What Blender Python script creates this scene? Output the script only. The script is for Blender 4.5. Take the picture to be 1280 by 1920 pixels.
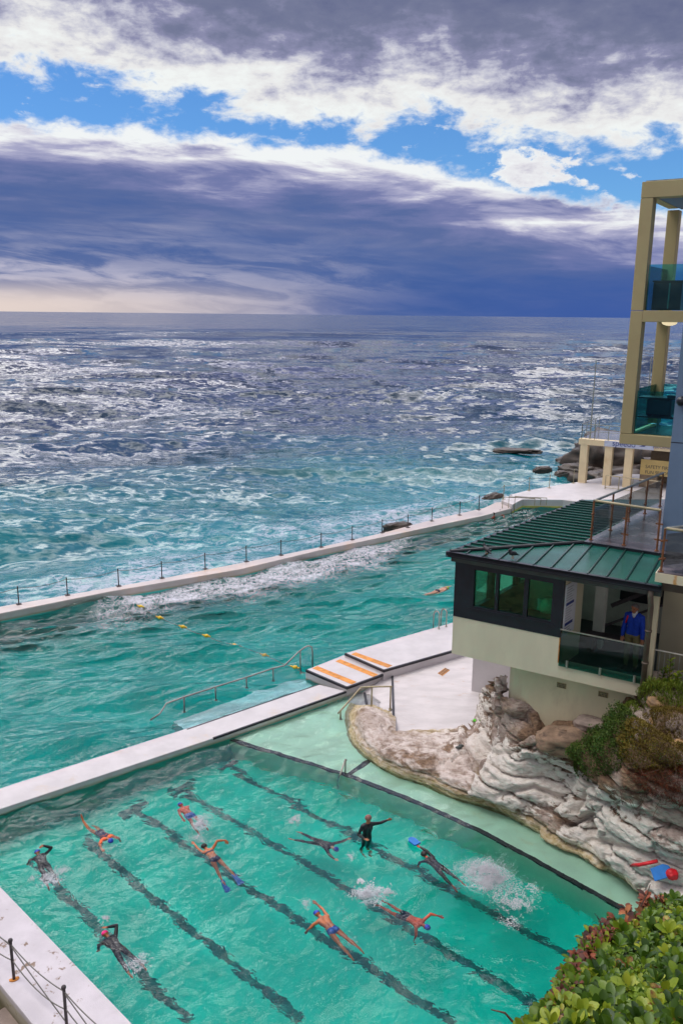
import bpy, bmesh, math, random
import numpy as np
from mathutils import Vector, Matrix
R_ = math.radians
for o in list(bpy.data.objects): bpy.data.objects.remove(o)
SC = bpy.context.scene
COL = SC.collection
rng = np.random.default_rng(7)
random.seed(7)

# ------------------------------------------------------------------ camera
FPX, CAMH, PITCH, ROLL = 1550.0, 12.5, R_(13.43), R_(0.6)
cam = bpy.data.cameras.new('camera'); co = bpy.data.objects.new('camera', cam); COL.objects.link(co)
co.matrix_world = Matrix.Translation((0, 0, CAMH)) @ Matrix.Rotation(math.pi/2-PITCH, 4, 'X') @ Matrix.Rotation(ROLL, 4, 'Z')
cam.sensor_fit = 'VERTICAL'; cam.sensor_height = 36; cam.lens = FPX/1920*36
cam.clip_start = 0.1; cam.clip_end = 60000
SC.camera = co
RM = np.array(co.matrix_world.to_3x3()); CP = np.array([0, 0, CAMH])
def rayd(x, y): return RM @ np.array([(x-640)/FPX, -(y-960)/FPX, -1.0])
def P(x, y, z=0.0):                       # point of the place at height z seen at (x, y) of the photograph
    d = rayd(x, y); return CP + d*((z-CAMH)/d[2])
def Q(x, y, dep): return CP + rayd(x, y)*dep
def PW(x, y, z):                          # the same for a point on a pool floor, through the water at z = 0
    d = rayd(x, y); d /= np.linalg.norm(d); s = CP + d*(-CAMH/d[2])
    h = d[:2]/np.linalg.norm(d[:2]); st = np.linalg.norm(d[:2])/1.33; ct = math.sqrt(1-st*st)
    k = -z*st/ct; return np.array([s[0]+h[0]*k, s[1]+h[1]*k, z])
def plane_hit(x, y, p, n):
    d = rayd(x, y); return CP + d*(np.dot(p-CP, n)/np.dot(d, n))

def lin(r, g, b):
    f = lambda c: ((c/255+0.055)/1.055)**2.4 if c > 10 else c/255/12.92
    return (f(r), f(g), f(b), 1)

# ------------------------------------------------------------------ node helper
class NT:
    def __init__(s, nt): s.t = nt; s.n = nt.nodes; s.l = nt.links
    def node(s, typ, **kw):
        n = s.n.new(typ)
        for k, v in kw.items(): setattr(n, k, v)
        return n
    def put(s, sock, v):
        if isinstance(v, bpy.types.NodeSocket): s.l.new(v, sock)
        elif v is not None: sock.default_value = v
    def m(s, op, a, b=None, c=None, clamp=False):
        n = s.node('ShaderNodeMath', operation=op, use_clamp=clamp)
        for i, v in enumerate((a, b, c)): s.put(n.inputs[i], v)
        return n.outputs[0]
    def vm(s, op, a, b=None):
        n = s.node('ShaderNodeVectorMath', operation=op)
        s.put(n.inputs[0], a); s.put(n.inputs[1], b); return n.outputs[0]
    def sm(s, x, a, b, c=0.0, d=1.0):
        n = s.node('ShaderNodeMapRange', interpolation_type='SMOOTHSTEP', clamp=True)
        for i, v in zip((0, 1, 2, 3, 4), (x, a, b, c, d)): s.put(n.inputs[i], v)
        return n.outputs[0]
    def noise(s, vec, scale=1, detail=6, rough=0.55, dist=0.0, typ='FBM'):
        n = s.node('ShaderNodeTexNoise', noise_dimensions='3D')
        n.noise_type = typ
        s.put(n.inputs['Vector'], vec); s.put(n.inputs['Scale'], scale); s.put(n.inputs['Detail'], detail)
        s.put(n.inputs['Roughness'], rough); s.put(n.inputs['Distortion'], dist)
        return n.outputs[0]
    def ramp(s, x, stops, interp='LINEAR'):
        n = s.node('ShaderNodeValToRGB'); r = n.color_ramp; r.interpolation = interp
        while len(r.elements) > 1: r.elements.remove(r.elements[-1])
        for i, (p, c) in enumerate(stops):
            e = r.elements[0] if i == 0 else r.elements.new(p)
            e.position = p; e.color = c if hasattr(c, '__len__') else (c, c, c, 1)
        s.put(n.inputs[0], x); return n.outputs[0]
    def mix(s, f, a, b, mode='MIX'):
        n = s.node('ShaderNodeMix', data_type='RGBA', blend_type=mode)
        s.put(n.inputs[0], f); s.put(n.inputs[6], a); s.put(n.inputs[7], b); return n.outputs[2]
    def xyz(s, a, b, c):
        n = s.node('ShaderNodeCombineXYZ')
        for i, v in enumerate((a, b, c)): s.put(n.inputs[i], v)
        return n.outputs[0]
    def sep(s, v):
        n = s.node('ShaderNodeSeparateXYZ'); s.put(n.inputs[0], v); return n.outputs
    def bump(s, h, strength=0.3, dist=0.05, normal=None):
        n = s.node('ShaderNodeBump'); s.put(n.inputs['Height'], h); s.put(n.inputs['Strength'], strength)
        s.put(n.inputs['Distance'], dist); s.put(n.inputs['Normal'], normal); return n.outputs[0]

# ------------------------------------------------------------------ sky, clouds and sun
SUN_EL, SUN_AZ = R_(60), R_(-80)          # azimuth from +Y towards +X
W = bpy.data.worlds.new('World'); SC.world = W; W.use_nodes = True
w = NT(W.node_tree); w.n.clear()
def azel(x, y):
    d = rayd(x, y); d /= np.linalg.norm(d); return math.degrees(math.atan2(d[0], d[1])), math.degrees(math.asin(d[2]))
tc = w.node('ShaderNodeTexCoord').outputs['Generated']
dx, dy, dz = w.sep(w.vm('NORMALIZE', tc))
EL = w.m('MULTIPLY', w.m('ARCSINE', dz), 57.29578)
AZ = w.m('MULTIPLY', w.m('ARCTAN2', dx, dy), 57.29578)
AZN = w.m('DIVIDE', w.m('ADD', AZ, 40), 80, clamp=True)
def edge_curve(pts):
    st = [((a+40)/80, e/30) for a, e in (azel(*p) for p in pts)]
    return w.m('MULTIPLY', w.ramp(AZN, st), 30)
edgeT = edge_curve([(0,112),(120,120),(200,150),(300,172),(420,186),(520,222),(690,246),(760,210),(830,200),(880,246),(960,266),(1100,262),(1280,268)])
edgeL = edge_curve([(0,216),(110,232),(230,238),(360,250),(450,262),(580,270),(700,288),(840,322),(1000,352),(1150,383),(1280,400)])
cv = w.xyz(w.m('DIVIDE', AZ, 7.0), w.m('DIVIDE', EL, 3.6), 1.7)
cv2 = w.xyz(w.m('DIVIDE', AZ, 14.0), w.m('DIVIDE', EL, 3.2), 5.1)
n1 = w.noise(cv, 1.6, 10, 0.62, 0.25)
n2 = w.noise(cv2, 1.7, 9, 0.6, 0.4)
n3 = w.noise(cv, 4.2, 8, 0.6, 0.2)
n4 = w.noise(w.xyz(w.m('DIVIDE', AZ, 22.0), w.m('DIVIDE', EL, 2.3), 9.3), 1.5, 8, 0.55, 0.3)
n5 = w.noise(w.xyz(w.m('DIVIDE', AZ, 9.0), w.m('DIVIDE', w.m('ADD', EL, w.m('MULTIPLY', AZ, .10)), 1.5), 3.3), 1.5, 9, 0.62, 0.5); nn5 = w.m('SUBTRACT', n5, 0.5)
nn1 = w.m('SUBTRACT', n1, 0.5); nn2 = w.m('SUBTRACT', n2, 0.5); nn3 = w.m('SUBTRACT', n3, 0.5); nn4 = w.m('SUBTRACT', n4, 0.5)
DT = w.m('ADD', w.m('SUBTRACT', EL, edgeT), w.m('ADD', w.m('MULTIPLY', nn1, 6.5), w.m('MULTIPLY', nn3, 3.0)))
DLh = w.m('ADD', w.m('SUBTRACT', edgeL, EL), w.m('ADD', w.m('MULTIPLY', nn3, 2.6), w.m('MULTIPLY', nn1, 1.6)))
DLs = w.m('ADD', w.m('SUBTRACT', edgeL, EL), w.m('ADD', w.m('MULTIPLY', nn2, 7.5), w.m('ADD', w.m('MULTIPLY', nn4, 6.5), w.m('MULTIPLY', nn5, 4.0))))
pa, pe = azel(992, 322)
PD_ = w.m('SUBTRACT', 1.0, w.m('SQRT', w.m('ADD', w.m('POWER', w.m('DIVIDE', w.m('SUBTRACT', AZ, pa), 3.3), 2.0), w.m('POWER', w.m('DIVIDE', w.m('SUBTRACT', EL, pe), 1.55), 2.0))))
PD_ = w.m('ADD', PD_, w.m('SUBTRACT', w.m('ADD', w.m('MULTIPLY', nn3, 3.2), w.m('MULTIPLY', nn1, 2.0)), .12))
puff = w.sm(PD_, -0.1, 0.35); colP = w.ramp(w.m('ADD', w.m('MULTIPLY', PD_, .5), w.m('MULTIPLY', nn5, 1.2), clamp=True), [(0, lin(250,248,248)), (.3, lin(240,234,238)), (.7, lin(200,192,208)), (1, lin(170,166,192))])
densT = w.sm(DT, -0.8, 0.65); densL = w.sm(DLh, -0.45, 0.5)
colT = w.ramp(w.m('DIVIDE', w.m('ADD', DT, w.m('ADD', w.m('MULTIPLY', nn2, 6.5), w.m('MULTIPLY', nn3, 3.5))), 9, clamp=True),
    [(0, lin(250,248,246)), (0.16, lin(240,234,234)), (0.30, lin(200,196,212)), (0.44, lin(146,144,176)), (0.62, lin(122,125,154)), (1, lin(104,109,143))])
colL = w.ramp(w.m('DIVIDE', DLs, 9, clamp=True),
    [(0, lin(250,248,248)), (0.07, lin(228,222,232)), (0.16, lin(178,174,204)), (0.30, lin(124,128,174)), (0.5, lin(94,110,160)), (0.75, lin(74,100,158)), (1, lin(64,94,154))])
rim = w.sm(w.m('ADD', DLh, w.m('MULTIPLY', nn5, 2.2)), 0.1, 1.0, 1.0, 0.0)
colL = w.mix(w.m('MULTIPLY', rim, 0.85), colL, lin(250,247,248))
leftw = w.sm(w.m('ADD', AZ, w.m('MULTIPLY', nn2, 18)), -24, 14, 1, 0)
loww = w.sm(w.m('ADD', EL, w.m('MULTIPLY', nn4, 7)), 1.0, 7.0, 1, 0)
colL = w.mix(w.m('MULTIPLY', leftw, w.m('MULTIPLY', loww, w.sm(n5, .36, .60, .15, .95))), colL, lin(202,194,212))
hz = w.m('MULTIPLY', w.sm(EL, 0.3, 2.6, 1, 0), w.sm(AZ, -24, 6, 1, 0))
colL = w.mix(hz, colL, lin(236,214,206))
hz2 = w.m('MULTIPLY', w.sm(EL, 0.0, 5.0, 1, 0), w.sm(w.m('ADD', AZ, w.m('MULTIPLY', nn4, 12)), -8, 20))
colL = w.mix(w.m('MULTIPLY', hz2, 0.75), colL, lin(64,92,164))
# high overcast above the frame and behind the camera: broken bright and grey cloud
hi = w.noise(w.vm('MULTIPLY', tc, (1.4, 1.4, 2.2)), 2.2, 7, 0.6, 0.3)
colH = w.ramp(hi, [(0.34, (.10,.11,.25,1)), (0.45, (.26,.26,.40,1)), (0.52, (1.0,.95,1.0,1)), (0.61, (2.0,1.95,1.9,1))])
gdir = (math.sin(R_(-6))*math.cos(R_(35)), math.cos(R_(-6))*math.cos(R_(35)), math.sin(R_(35)))
dn = w.node('ShaderNodeVectorMath', operation='DOT_PRODUCT'); w.put(dn.inputs[0], tc); dn.inputs[1].default_value = gdir
glow = w.m('ADD', w.sm(EL, 40, 60, 0.42, 1.15), w.m('MULTIPLY', w.sm(dn.outputs['Value'], .84, .985), 2.7))   # unseen cloud brightened overhead and added ahead, for light and water glints
gm = w.node('ShaderNodeVectorMath', operation='SCALE'); w.put(gm.inputs[0], colH); w.put(gm.inputs['Scale'], glow); colH = gm.outputs[0]
hsel = w.m('MAXIMUM', w.sm(EL, 19.5, 25), w.sm(w.m('ABSOLUTE', AZ), 48, 75))
sky = w.node('ShaderNodeTexSky', sky_type='NISHITA', sun_disc=False, sun_elevation=SUN_EL, sun_rotation=SUN_AZ, altitude=0, dust_density=0.3, ozone_density=2.5)
skyc = w.mix(1.0, sky.outputs[0], (0.40, 0.70, 1.02, 1), 'MULTIPLY')
wisp = w.m('MULTIPLY', w.sm(n3, 0.565, 0.68), w.sm(n2, 0.40, 0.62))
cloud = w.mix(w.m('MULTIPLY', densT, 1.0), colL, colT)
cloud = w.mix(w.m('SUBTRACT', 1.0, w.m('MAXIMUM', densT, densL)), cloud, lin(236,236,244))
cloud = w.mix(w.m('MULTIPLY', puff, w.m('SUBTRACT', 1.0, w.m('MULTIPLY', w.sm(DLh, .3, 1.2), .85))), cloud, colP)
cloud = w.mix(1.0, cloud, (0.72, 0.76, 0.765, 1), 'MULTIPLY')
cloud = w.mix(hsel, cloud, colH)
dens = w.m('MAXIMUM', w.m('MAXIMUM', w.m('MAXIMUM', densT, puff), densL), w.m('MAXIMUM', w.m('MULTIPLY', wisp, 0.85), hsel))
bg1 = w.node('ShaderNodeBackground'); w.put(bg1.inputs[0], skyc); bg1.inputs[1].default_value = 0.10
bg2 = w.node('ShaderNodeBackground'); w.put(bg2.inputs[0], cloud); bg2.inputs[1].default_value = 1.0
ms = w.node('ShaderNodeMixShader'); w.put(ms.inputs[0], dens); w.l.new(bg1.outputs[0], ms.inputs[1]); w.l.new(bg2.outputs[0], ms.inputs[2])
wo = w.node('ShaderNodeOutputWorld'); w.l.new(ms.outputs[0], wo.inputs[0])
W.cycles.sampling_method = 'MANUAL'; W.cycles.sample_map_resolution = 512

sl = bpy.data.lights.new('sun', 'SUN'); so = bpy.data.objects.new('sun', sl); COL.objects.link(so)
sl.energy = 1.3; sl.angle = R_(30); sl.color = (1, 0.95, 0.88)
sdir = Vector((math.sin(SUN_AZ)*math.cos(SUN_EL), math.cos(SUN_AZ)*math.cos(SUN_EL), math.sin(SUN_EL)))
so.rotation_euler = sdir.to_track_quat('Z', 'Y').to_euler(); so.location = (-40, 20, 60)

SC.view_settings.view_transform = 'Standard'; SC.view_settings.look = 'None'
SC.view_settings.exposure = 0.36; SC.view_settings.gamma = 1.0; SC.view_settings.use_curve_mapping = False
SC.render.engine = 'CYCLES'; cy = SC.cycles
cy.use_denoising = True; cy.max_bounces = 10; cy.diffuse_bounces = 3; cy.glossy_bounces = 4; cy.transmission_bounces = 8
cy.transparent_max_bounces = 12; cy.volume_bounces = 0; cy.sample_clamp_indirect = 6.0; cy.blur_glossy = 0.8
cy.caustics_refractive = True; cy.caustics_reflective = False

# ------------------------------------------------------------------ materials
def mat(name, col, rough=0.6, var=0.12, vscale=3.0, bump=0.0, bscale=30.0, metal=0.0, spec=0.5, stain=None, stain_amt=(0.55, 0.7), sscale=1.2, stretch=(1, 1, 1)):
    m = bpy.data.materials.new(name); m.use_nodes = True; t = NT(m.node_tree); b = t.n['Principled BSDF']
    ob = t.node('ShaderNodeTexCoord').outputs['Object']; v = t.vm('MULTIPLY', ob, stretch)
    n = t.noise(v, vscale, 6, 0.6)
    c = (col[0], col[1], col[2], 1)
    lo = tuple(x*(1-var) for x in c[:3])+(1,); hi = tuple(min(1, x*(1+var)) for x in c[:3])+(1,)
    cc = t.mix(t.sm(n, 0.3, 0.7), lo, hi)
    if stain:
        sn = t.noise(v, sscale, 9, 0.68, 0.3)
        cc = t.mix(t.sm(sn, *stain_amt), cc, tuple(stain)+(1,))
    t.put(b.inputs['Base Color'], cc)
    if name in ('white_painted_concrete', 'scuffed_white_concrete', 'wet_white_wall'):   # algae grown along the waterline
        zz = t.sep(ob)[2]; cc2 = t.mix(t.m('MULTIPLY', t.sm(t.m('ADD', zz, t.m('MULTIPLY', n, .10)), .05, .13, 1, 0), .6), cc, (0.30,0.27,0.13,1)); cc2 = t.mix(t.sm(zz, -.08, .0, 1, 0), cc2, (0.05,0.52,0.46,1)) if name != 'scuffed_white_concrete' else t.mix(t.sm(zz, -.3, -.02, 1, 0), cc2, (0.14,0.12,0.07,1)); t.put(b.inputs['Base Color'], cc2)
    b.inputs['Roughness'].default_value = rough; b.inputs['Metallic'].default_value = metal
    b.inputs['Specular IOR Level'].default_value = spec
    if bump: t.put(b.inputs['Normal'], t.bump(t.noise(ob, bscale, 6, 0.6), bump, 0.02))
    return m
def glass(name, tint, gloss=1.0, rough=0.0):
    m = bpy.data.materials.new(name); m.use_nodes = True; t = NT(m.node_tree); t.n.clear()
    tr = t.node('ShaderNodeBsdfTransparent'); tr.inputs[0].default_value = tuple(tint)+(1,)
    gl = t.node('ShaderNodeBsdfGlossy'); gl.inputs['Roughness'].default_value = rough
    fr = t.node('ShaderNodeFresnel'); fr.inputs[0].default_value = 1.5
    mx = t.node('ShaderNodeMixShader'); t.put(mx.inputs[0], t.m('MULTIPLY', fr.outputs[0], gloss))
    t.l.new(tr.outputs[0], mx.inputs[1]); t.l.new(gl.outputs[0], mx.inputs[2])
    o = t.node('ShaderNodeOutputMaterial'); t.l.new(mx.outputs[0], o.inputs[0]); return m

M = {}
M['paint'] = mat('white_painted_concrete', (0.53,0.50,0.515), 0.55, 0.07, 1.4, 0.25, 60, stain=(0.55,0.45,0.36), stain_amt=(0.56,0.78), sscale=0.9)
M['paint_dirty'] = mat('scuffed_white_concrete', (0.52,0.485,0.52), 0.6, 0.08, 1.4, 0.3, 60, stain=(0.22,0.15,0.11), stain_amt=(0.60,0.64), sscale=3.2)
M['paint_floor'] = mat('worn_white_rock_floor', (0.55,0.51,0.515), 0.65, 0.09, 1.2, 0.7, 9, stain=(0.50,0.34,0.26), stain_amt=(0.58,0.74), sscale=1.5, stretch=(1,2.2,1))
M['farwall'] = mat('wet_white_wall', (0.54,0.47,0.45), 0.3, 0.1, 0.5, 0.2, 30, stain=(0.62,0.42,0.28), stain_amt=(0.5,0.75), sscale=0.25)
M['black'] = mat('black_edge_paint', (0.018,0.018,0.026), 0.6, 0.3, 6, 0.2, 40)
M['lane'] = mat('dark_lane_paint', (0.015,0.11,0.12), 0.7, 0.3, 4, stain=(0.05,0.28,0.25), stain_amt=(0.5,0.68), sscale=1.6)
M['orange'] = mat('orange_grip_tape', (0.62,0.25,0.05), 0.75, 0.22, 5, 0.3, 90, stain=(0.70,0.52,0.40), stain_amt=(0.62,0.72), sscale=7)
M['render'] = mat('cream_render', (0.68,0.61,0.42), 0.7, 0.07, 1.1, 0.15, 120, stain=(0.46,0.40,0.27), stain_amt=(0.56,0.85), sscale=0.8, stretch=(1,1,0.35))
M['render2'] = mat('white_render_panel', (0.70,0.635,0.48), 0.65, 0.06, 1.1, 0.12, 120, stain=(0.52,0.49,0.38), stain_amt=(0.58,0.85), sscale=0.7, stretch=(1,1,0.3))
M['slab'] = mat('rust_stained_slab', (0.68,0.61,0.45), 0.65, 0.06, 1.5, 0.15, 100, stain=(0.55,0.28,0.08), stain_amt=(0.62,0.74), sscale=2.6, stretch=(1,1,0.4))
M['beige'] = mat('beige_tower_render', (0.52,0.42,0.215), 0.7, 0.05, 0.9, 0.1, 120)
M['bluewall'] = mat('blue_grey_wall', (0.155,0.235,0.37), 0.65, 0.06, 0.6, 0.12, 120, stain=(0.12,0.19,0.30), stain_amt=(0.5,0.85), sscale=0.5)
M['cream'] = mat('peach_cream_render', (0.74,0.60,0.38), 0.7, 0.06, 1.1, 0.15, 120, stain=(0.55,0.38,0.18), stain_amt=(0.6,0.85), sscale=0.5)
M['olive_wall'] = mat('olive_beige_wall', (0.30,0.27,0.19), 0.75, 0.06, 1.0, 0.12, 100)  # even olive beige of the wall right of the kiosk
M['dkframe'] = mat('charcoal_metal_frame', (0.011,0.013,0.022), 0.35, 0.2, 4)
M['gutter'] = mat('grey_green_gutter', (0.055,0.065,0.06), 0.4, 0.15, 3)
M['roof'] = mat('green_metal_roof', (0.004,0.085,0.062), 0.24, 0.22, 1.6, 0.12, 3.0, spec=0.55, stain=(0.02,0.13,0.115), stain_amt=(0.5,0.72), sscale=1.1)
M['seam'] = mat('dark_roof_seam', (0.004,0.035,0.03), 0.35, 0.2, 3)
M['decking'] = mat('wet_grey_decking', (0.09,0.075,0.085), 0.2, 0.35, 2.2, 0.2, 8, stain=(0.19,0.16,0.17), stain_amt=(0.48,0.66), sscale=1.3)
M['bronze'] = mat('rusty_bronze_post', (0.24,0.10,0.045), 0.45, 0.3, 6, metal=0.3)
M['steel'] = mat('weathered_steel_rail', (0.45,0.43,0.38), 0.35, 0.2, 5, metal=0.75)
M['rail'] = mat('grey_tube_rail', (0.30,0.32,0.30), 0.4, 0.2, 5, metal=0.5)
M['railwarm'] = mat('olive_steel_rail', (0.36,0.31,0.20), 0.45, 0.2, 5, metal=0.4)
M['iron'] = mat('dark_iron_post', (0.05,0.04,0.045), 0.6, 0.4, 8, 0.3, 80)
M['rust'] = mat('rust_stain', (0.50,0.19,0.03), 0.8, 0.3, 9)
M['pipe'] = mat('brown_downpipe', (0.11,0.085,0.065), 0.5, 0.2, 3)
M['floor_in'] = mat('dark_balcony_floor', (0.05,0.065,0.065), 0.5, 0.2, 3)
M['dark'] = mat('painted_interior_dark', (0.03,0.03,0.034), 0.8, 0.2, 2)  # darkness of the rooms behind, put into the colour of flat sheets
M['room'] = mat('room_wall', (0.62,0.62,0.54), 0.8, 0.1, 2)
M['gl_clear'] = glass('clear_glass', (0.93,0.965,0.955), 0.8)
M['gl_green'] = glass('green_window_glass', (0.34,0.97,0.74), 1.2)
M['gl_teal'] = glass('teal_balustrade_glass', (0.42,0.86,0.88), 0.9)
M['gl_bal'] = glass('grey_green_balustrade_glass', (0.42,0.62,0.58), 0.9)
M['sign_white'] = mat('white_sign_board', (0.66,0.66,0.70), 0.5, 0.04)
M['sign_blue'] = mat('pale_blue_banner', (0.50,0.54,0.68), 0.5, 0.04)
M['ink_blue'] = mat('navy_ink', (0.02,0.04,0.22), 0.5, 0.05)
M['ink_grey'] = mat('grey_ink', (0.22,0.22,0.26), 0.5, 0.05)
M['ink_dark'] = mat('dark_ink', (0.05,0.05,0.05), 0.5, 0.05)
M['sign_yel'] = mat('yellow_sign_board', (0.66,0.50,0.20), 0.55, 0.06)
M['brick'] = mat('brown_blockwork', (0.26,0.20,0.14), 0.8, 0.15, 4, 0.2, 20)
M['yellow'] = mat('yellow_float', (0.80,0.52,0.02), 0.35, 0.08)
M['rope'] = mat('grey_rope', (0.16,0.15,0.14), 0.8, 0.2, 20)
M['skin'] = mat('skin', (0.40,0.165,0.085), 0.42, 0.12, 7, spec=0.5)
M['skin_tan'] = mat('tanned_skin', (0.44,0.135,0.048), 0.4, 0.12, 7)
M['skin_red'] = mat('reddened_skin', (0.48,0.085,0.038), 0.4, 0.15, 7)
M['skin_pale'] = mat('pale_skin', (0.50,0.28,0.19), 0.45, 0.1, 7)
M['neoprene'] = mat('black_neoprene', (0.010,0.010,0.014), 0.42, 0.4, 9)
M['capblue'] = mat('blue_swim_cap', (0.01,0.05,0.42), 0.28, 0.15, 9)
M['cappink'] = mat('pink_swim_cap', (0.90,0.015,0.22), 0.3, 0.12, 9)
M['capyellow'] = mat('yellow_green_cap', (0.40,0.70,0.02), 0.3, 0.12, 9)
M['briefblue'] = mat('blue_swimwear', (0.01,0.10,0.42), 0.5, 0.2, 12)
M['navy'] = mat('navy_swimwear', (0.008,0.014,0.05), 0.5, 0.3, 12)
M['orangesuit'] = mat('orange_rash_panel', (0.80,0.13,0.02), 0.5, 0.15, 9)
M['hair_dark'] = mat('dark_hair', (0.012,0.009,0.008), 0.45, 0.3, 30, 0.4, 60)
M['hair_grey'] = mat('grey_hair', (0.16,0.14,0.13), 0.6, 0.3, 30, 0.4, 60)
M['beanie'] = mat('brown_knit_beanie', (0.24,0.115,0.10), 0.85, 0.3, 40, 0.6, 80)
M['sweater'] = mat('blue_sweater', (0.005,0.05,0.46), 0.8, 0.15, 14, 0.3, 90)
M['shirt'] = mat('white_collar', (0.75,0.76,0.80), 0.7, 0.05)
M['trousers'] = mat('khaki_trousers', (0.22,0.18,0.08), 0.8, 0.12, 9)
M['redcloth'] = mat('red_plastic', (0.62,0.01,0.02), 0.45, 0.15, 6)
M['bluefoam'] = mat('blue_foam', (0.01,0.16,0.52), 0.6, 0.12, 6)
M['greenplastic'] = mat('green_plastic', (0.10,0.62,0.02), 0.4, 0.1, 6)
M['grate'] = mat('rusty_grate', (0.52,0.22,0.05), 0.75, 0.3, 14)
M['vent'] = mat('ochre_vent', (0.36,0.29,0.14), 0.7, 0.15, 12)
M['feather'] = mat('dark_feathers', (0.022,0.022,0.03), 0.6, 0.3, 20)
M['dkplastic'] = mat('dark_cabinet', (0.012,0.022,0.04), 0.35, 0.2, 4)
M['twig'] = mat('brown_twig', (0.10,0.055,0.035), 0.8, 0.3, 20)
M['soil'] = mat('dark_soil', (0.045,0.032,0.02), 0.95, 0.4, 5, 0.6, 12)
M['darkrock'] = mat('dark_wet_rock', (0.055,0.038,0.028), 0.5, 0.35, 0.7, 0.9, 2.5, stain=(0.03,0.024,0.02), stain_amt=(0.45,0.62), sscale=0.9)
M['brownrock'] = mat('brown_shore_rock', (0.15,0.12,0.05), 0.75, 0.35, 2, 0.9, 6, stain=(0.05,0.045,0.02), stain_amt=(0.45,0.62), sscale=2.2)
lm = mat('lamp_glow', (0.9,0.8,0.55), 0.5); lm.node_tree.nodes['Principled BSDF'].inputs['Emission Color'].default_value = (1,0.82,0.5,1)
lm.node_tree.nodes['Principled BSDF'].inputs['Emission Strength'].default_value = .6; M['lamp'] = lm
# ------------------------------------------------------------------ mesh builder
def npv(p): return np.asarray(p, float)
class MB:
    def __init__(s): s.v = []; s.f = []
    def add(s, vs, fs):
        k = len(s.v); s.v.extend([tuple(map(float, p)) for p in vs]); s.f.extend([tuple(i+k for i in f) for f in fs]); return s
    def obox(s, o, a, b, c):              # corner o and three edge vectors
        o, a, b, c = map(npv, (o, a, b, c))
        if np.dot(np.cross(a, b), c) < 0: a, b = b, a
        vs = [o, o+a, o+a+b, o+b, o+c, o+a+c, o+a+b+c, o+b+c]
        return s.add(vs, [(3,2,1,0), (4,5,6,7), (0,1,5,4), (1,2,6,5), (2,3,7,6), (3,0,4,7)])
    def box(s, c, size, rz=0.0):
        cs, sn = math.cos(rz), math.sin(rz); a = npv((cs, sn, 0))*size[0]; b = npv((-sn, cs, 0))*size[1]; e = npv((0, 0, size[2]))
        return s.obox(npv(c)-a/2-b/2-e/2, a, b, e)
    def bar(s, p, q, wd, h, up=(0, 0, 1)):  # rectangular bar, centred on the line p-q
        p, q, up = npv(p), npv(q), npv(up); d = q-p; d0 = d/np.linalg.norm(d)
        sd = np.cross(d0, up); sd /= np.linalg.norm(sd); u2 = np.cross(sd, d0)
        return s.obox(p-sd*wd/2-u2*h/2, d, sd*wd, u2*h)
    def prism(s, poly, z0, z1):
        poly = [tuple(map(float, p[:2])) for p in poly]; n = len(poly)
        a = sum(poly[i][0]*poly[(i+1)%n][1]-poly[(i+1)%n][0]*poly[i][1] for i in range(n))
        if a < 0: poly = poly[::-1]
        vs = [(x, y, z0) for x, y in poly]+[(x, y, z1) for x, y in poly]
        return s.add(vs, [tuple(range(n))[::-1], tuple(range(n, 2*n))]+[(i, (i+1)%n, n+(i+1)%n, n+i) for i in range(n)])
    def slabpoly(s, pts, th):             # sloping polygon given thickness downwards
        pts = [npv(p) for p in pts]; n = len(pts)
        nz = sum(pts[i][0]*pts[(i+1)%n][1]-pts[(i+1)%n][0]*pts[i][1] for i in range(n))
        if nz < 0: pts = pts[::-1]
        vs = [p-npv((0, 0, th)) for p in pts]+pts
        return s.add(vs, [tuple(range(n))[::-1], tuple(range(n, 2*n))]+[(i, (i+1)%n, n+(i+1)%n, n+i) for i in range(n)])
    def tube(s, pts, r, n=8, cap=True):
        pts = [npv(p) for p in pts]; rr = r if hasattr(r, '__len__') else [r]*len(pts)
        vs = []; fs = []; ref = None
        for i, p in enumerate(pts):
            d = (pts[min(i+1, len(pts)-1)]-pts[max(i-1, 0)]); d /= max(np.linalg.norm(d), 1e-9)
            if ref is None: ref = npv((0, 0, 1)) if abs(d[2]) < 0.9 else npv((1, 0, 0))
            a = np.cross(d, ref); a /= np.linalg.norm(a); b = np.cross(d, a); ref = -np.cross(d, a) if False else ref
            if abs(np.dot(d, ref)) > 0.98: ref = npv((1, 0, 0)) if abs(d[0]) < 0.9 else npv((0, 1, 0))
            for k in range(n):
                t = 2*math.pi*k/n; vs.append(p+rr[i]*(math.cos(t)*a+math.sin(t)*b))
        for i in range(len(pts)-1):
            for k in range(n):
                fs.append((i*n+k, (i+1)*n+k, (i+1)*n+(k+1)%n, i*n+(k+1)%n))
        if cap: fs += [tuple(range(n)), tuple(range((len(pts)-1)*n, len(pts)*n))[::-1]]
        return s.add(vs, fs)
    def ball(s, c, r, n=10, m=6, sc=(1, 1, 1)):
        vs = [(c[0], c[1], c[2]+r*sc[2])]; fs = []
        for j in range(1, m):
            t = math.pi*j/m
            for k in range(n):
                p = 2*math.pi*k/n; vs.append((c[0]+r*sc[0]*math.sin(t)*math.cos(p), c[1]+r*sc[1]*math.sin(t)*math.sin(p), c[2]+r*sc[2]*math.cos(t)))
        vs.append((c[0], c[1], c[2]-r*sc[2])); L = len(vs)-1
        for k in range(n): fs.append((0, 1+k, 1+(k+1)%n)); fs.append((L, L-n+(k+1)%n, L-n+k))
        for j in range(m-2):
            for k in range(n): a = 1+j*n; fs.append((a+k, a+n+k, a+n+(k+1)%n, a+(k+1)%n))
        return s.add(vs, fs)
    def wallquad(s, o, u, z0, z1, s0, s1, th, nrm): # wall piece along u between s0..s1
        o, u, nrm = npv(o), npv(u), npv(nrm)
        return s.obox(npv((o[0], o[1], 0))+u*s0+npv((0, 0, z0)), u*(s1-s0), nrm*th, npv((0, 0, z1-z0)))
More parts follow.
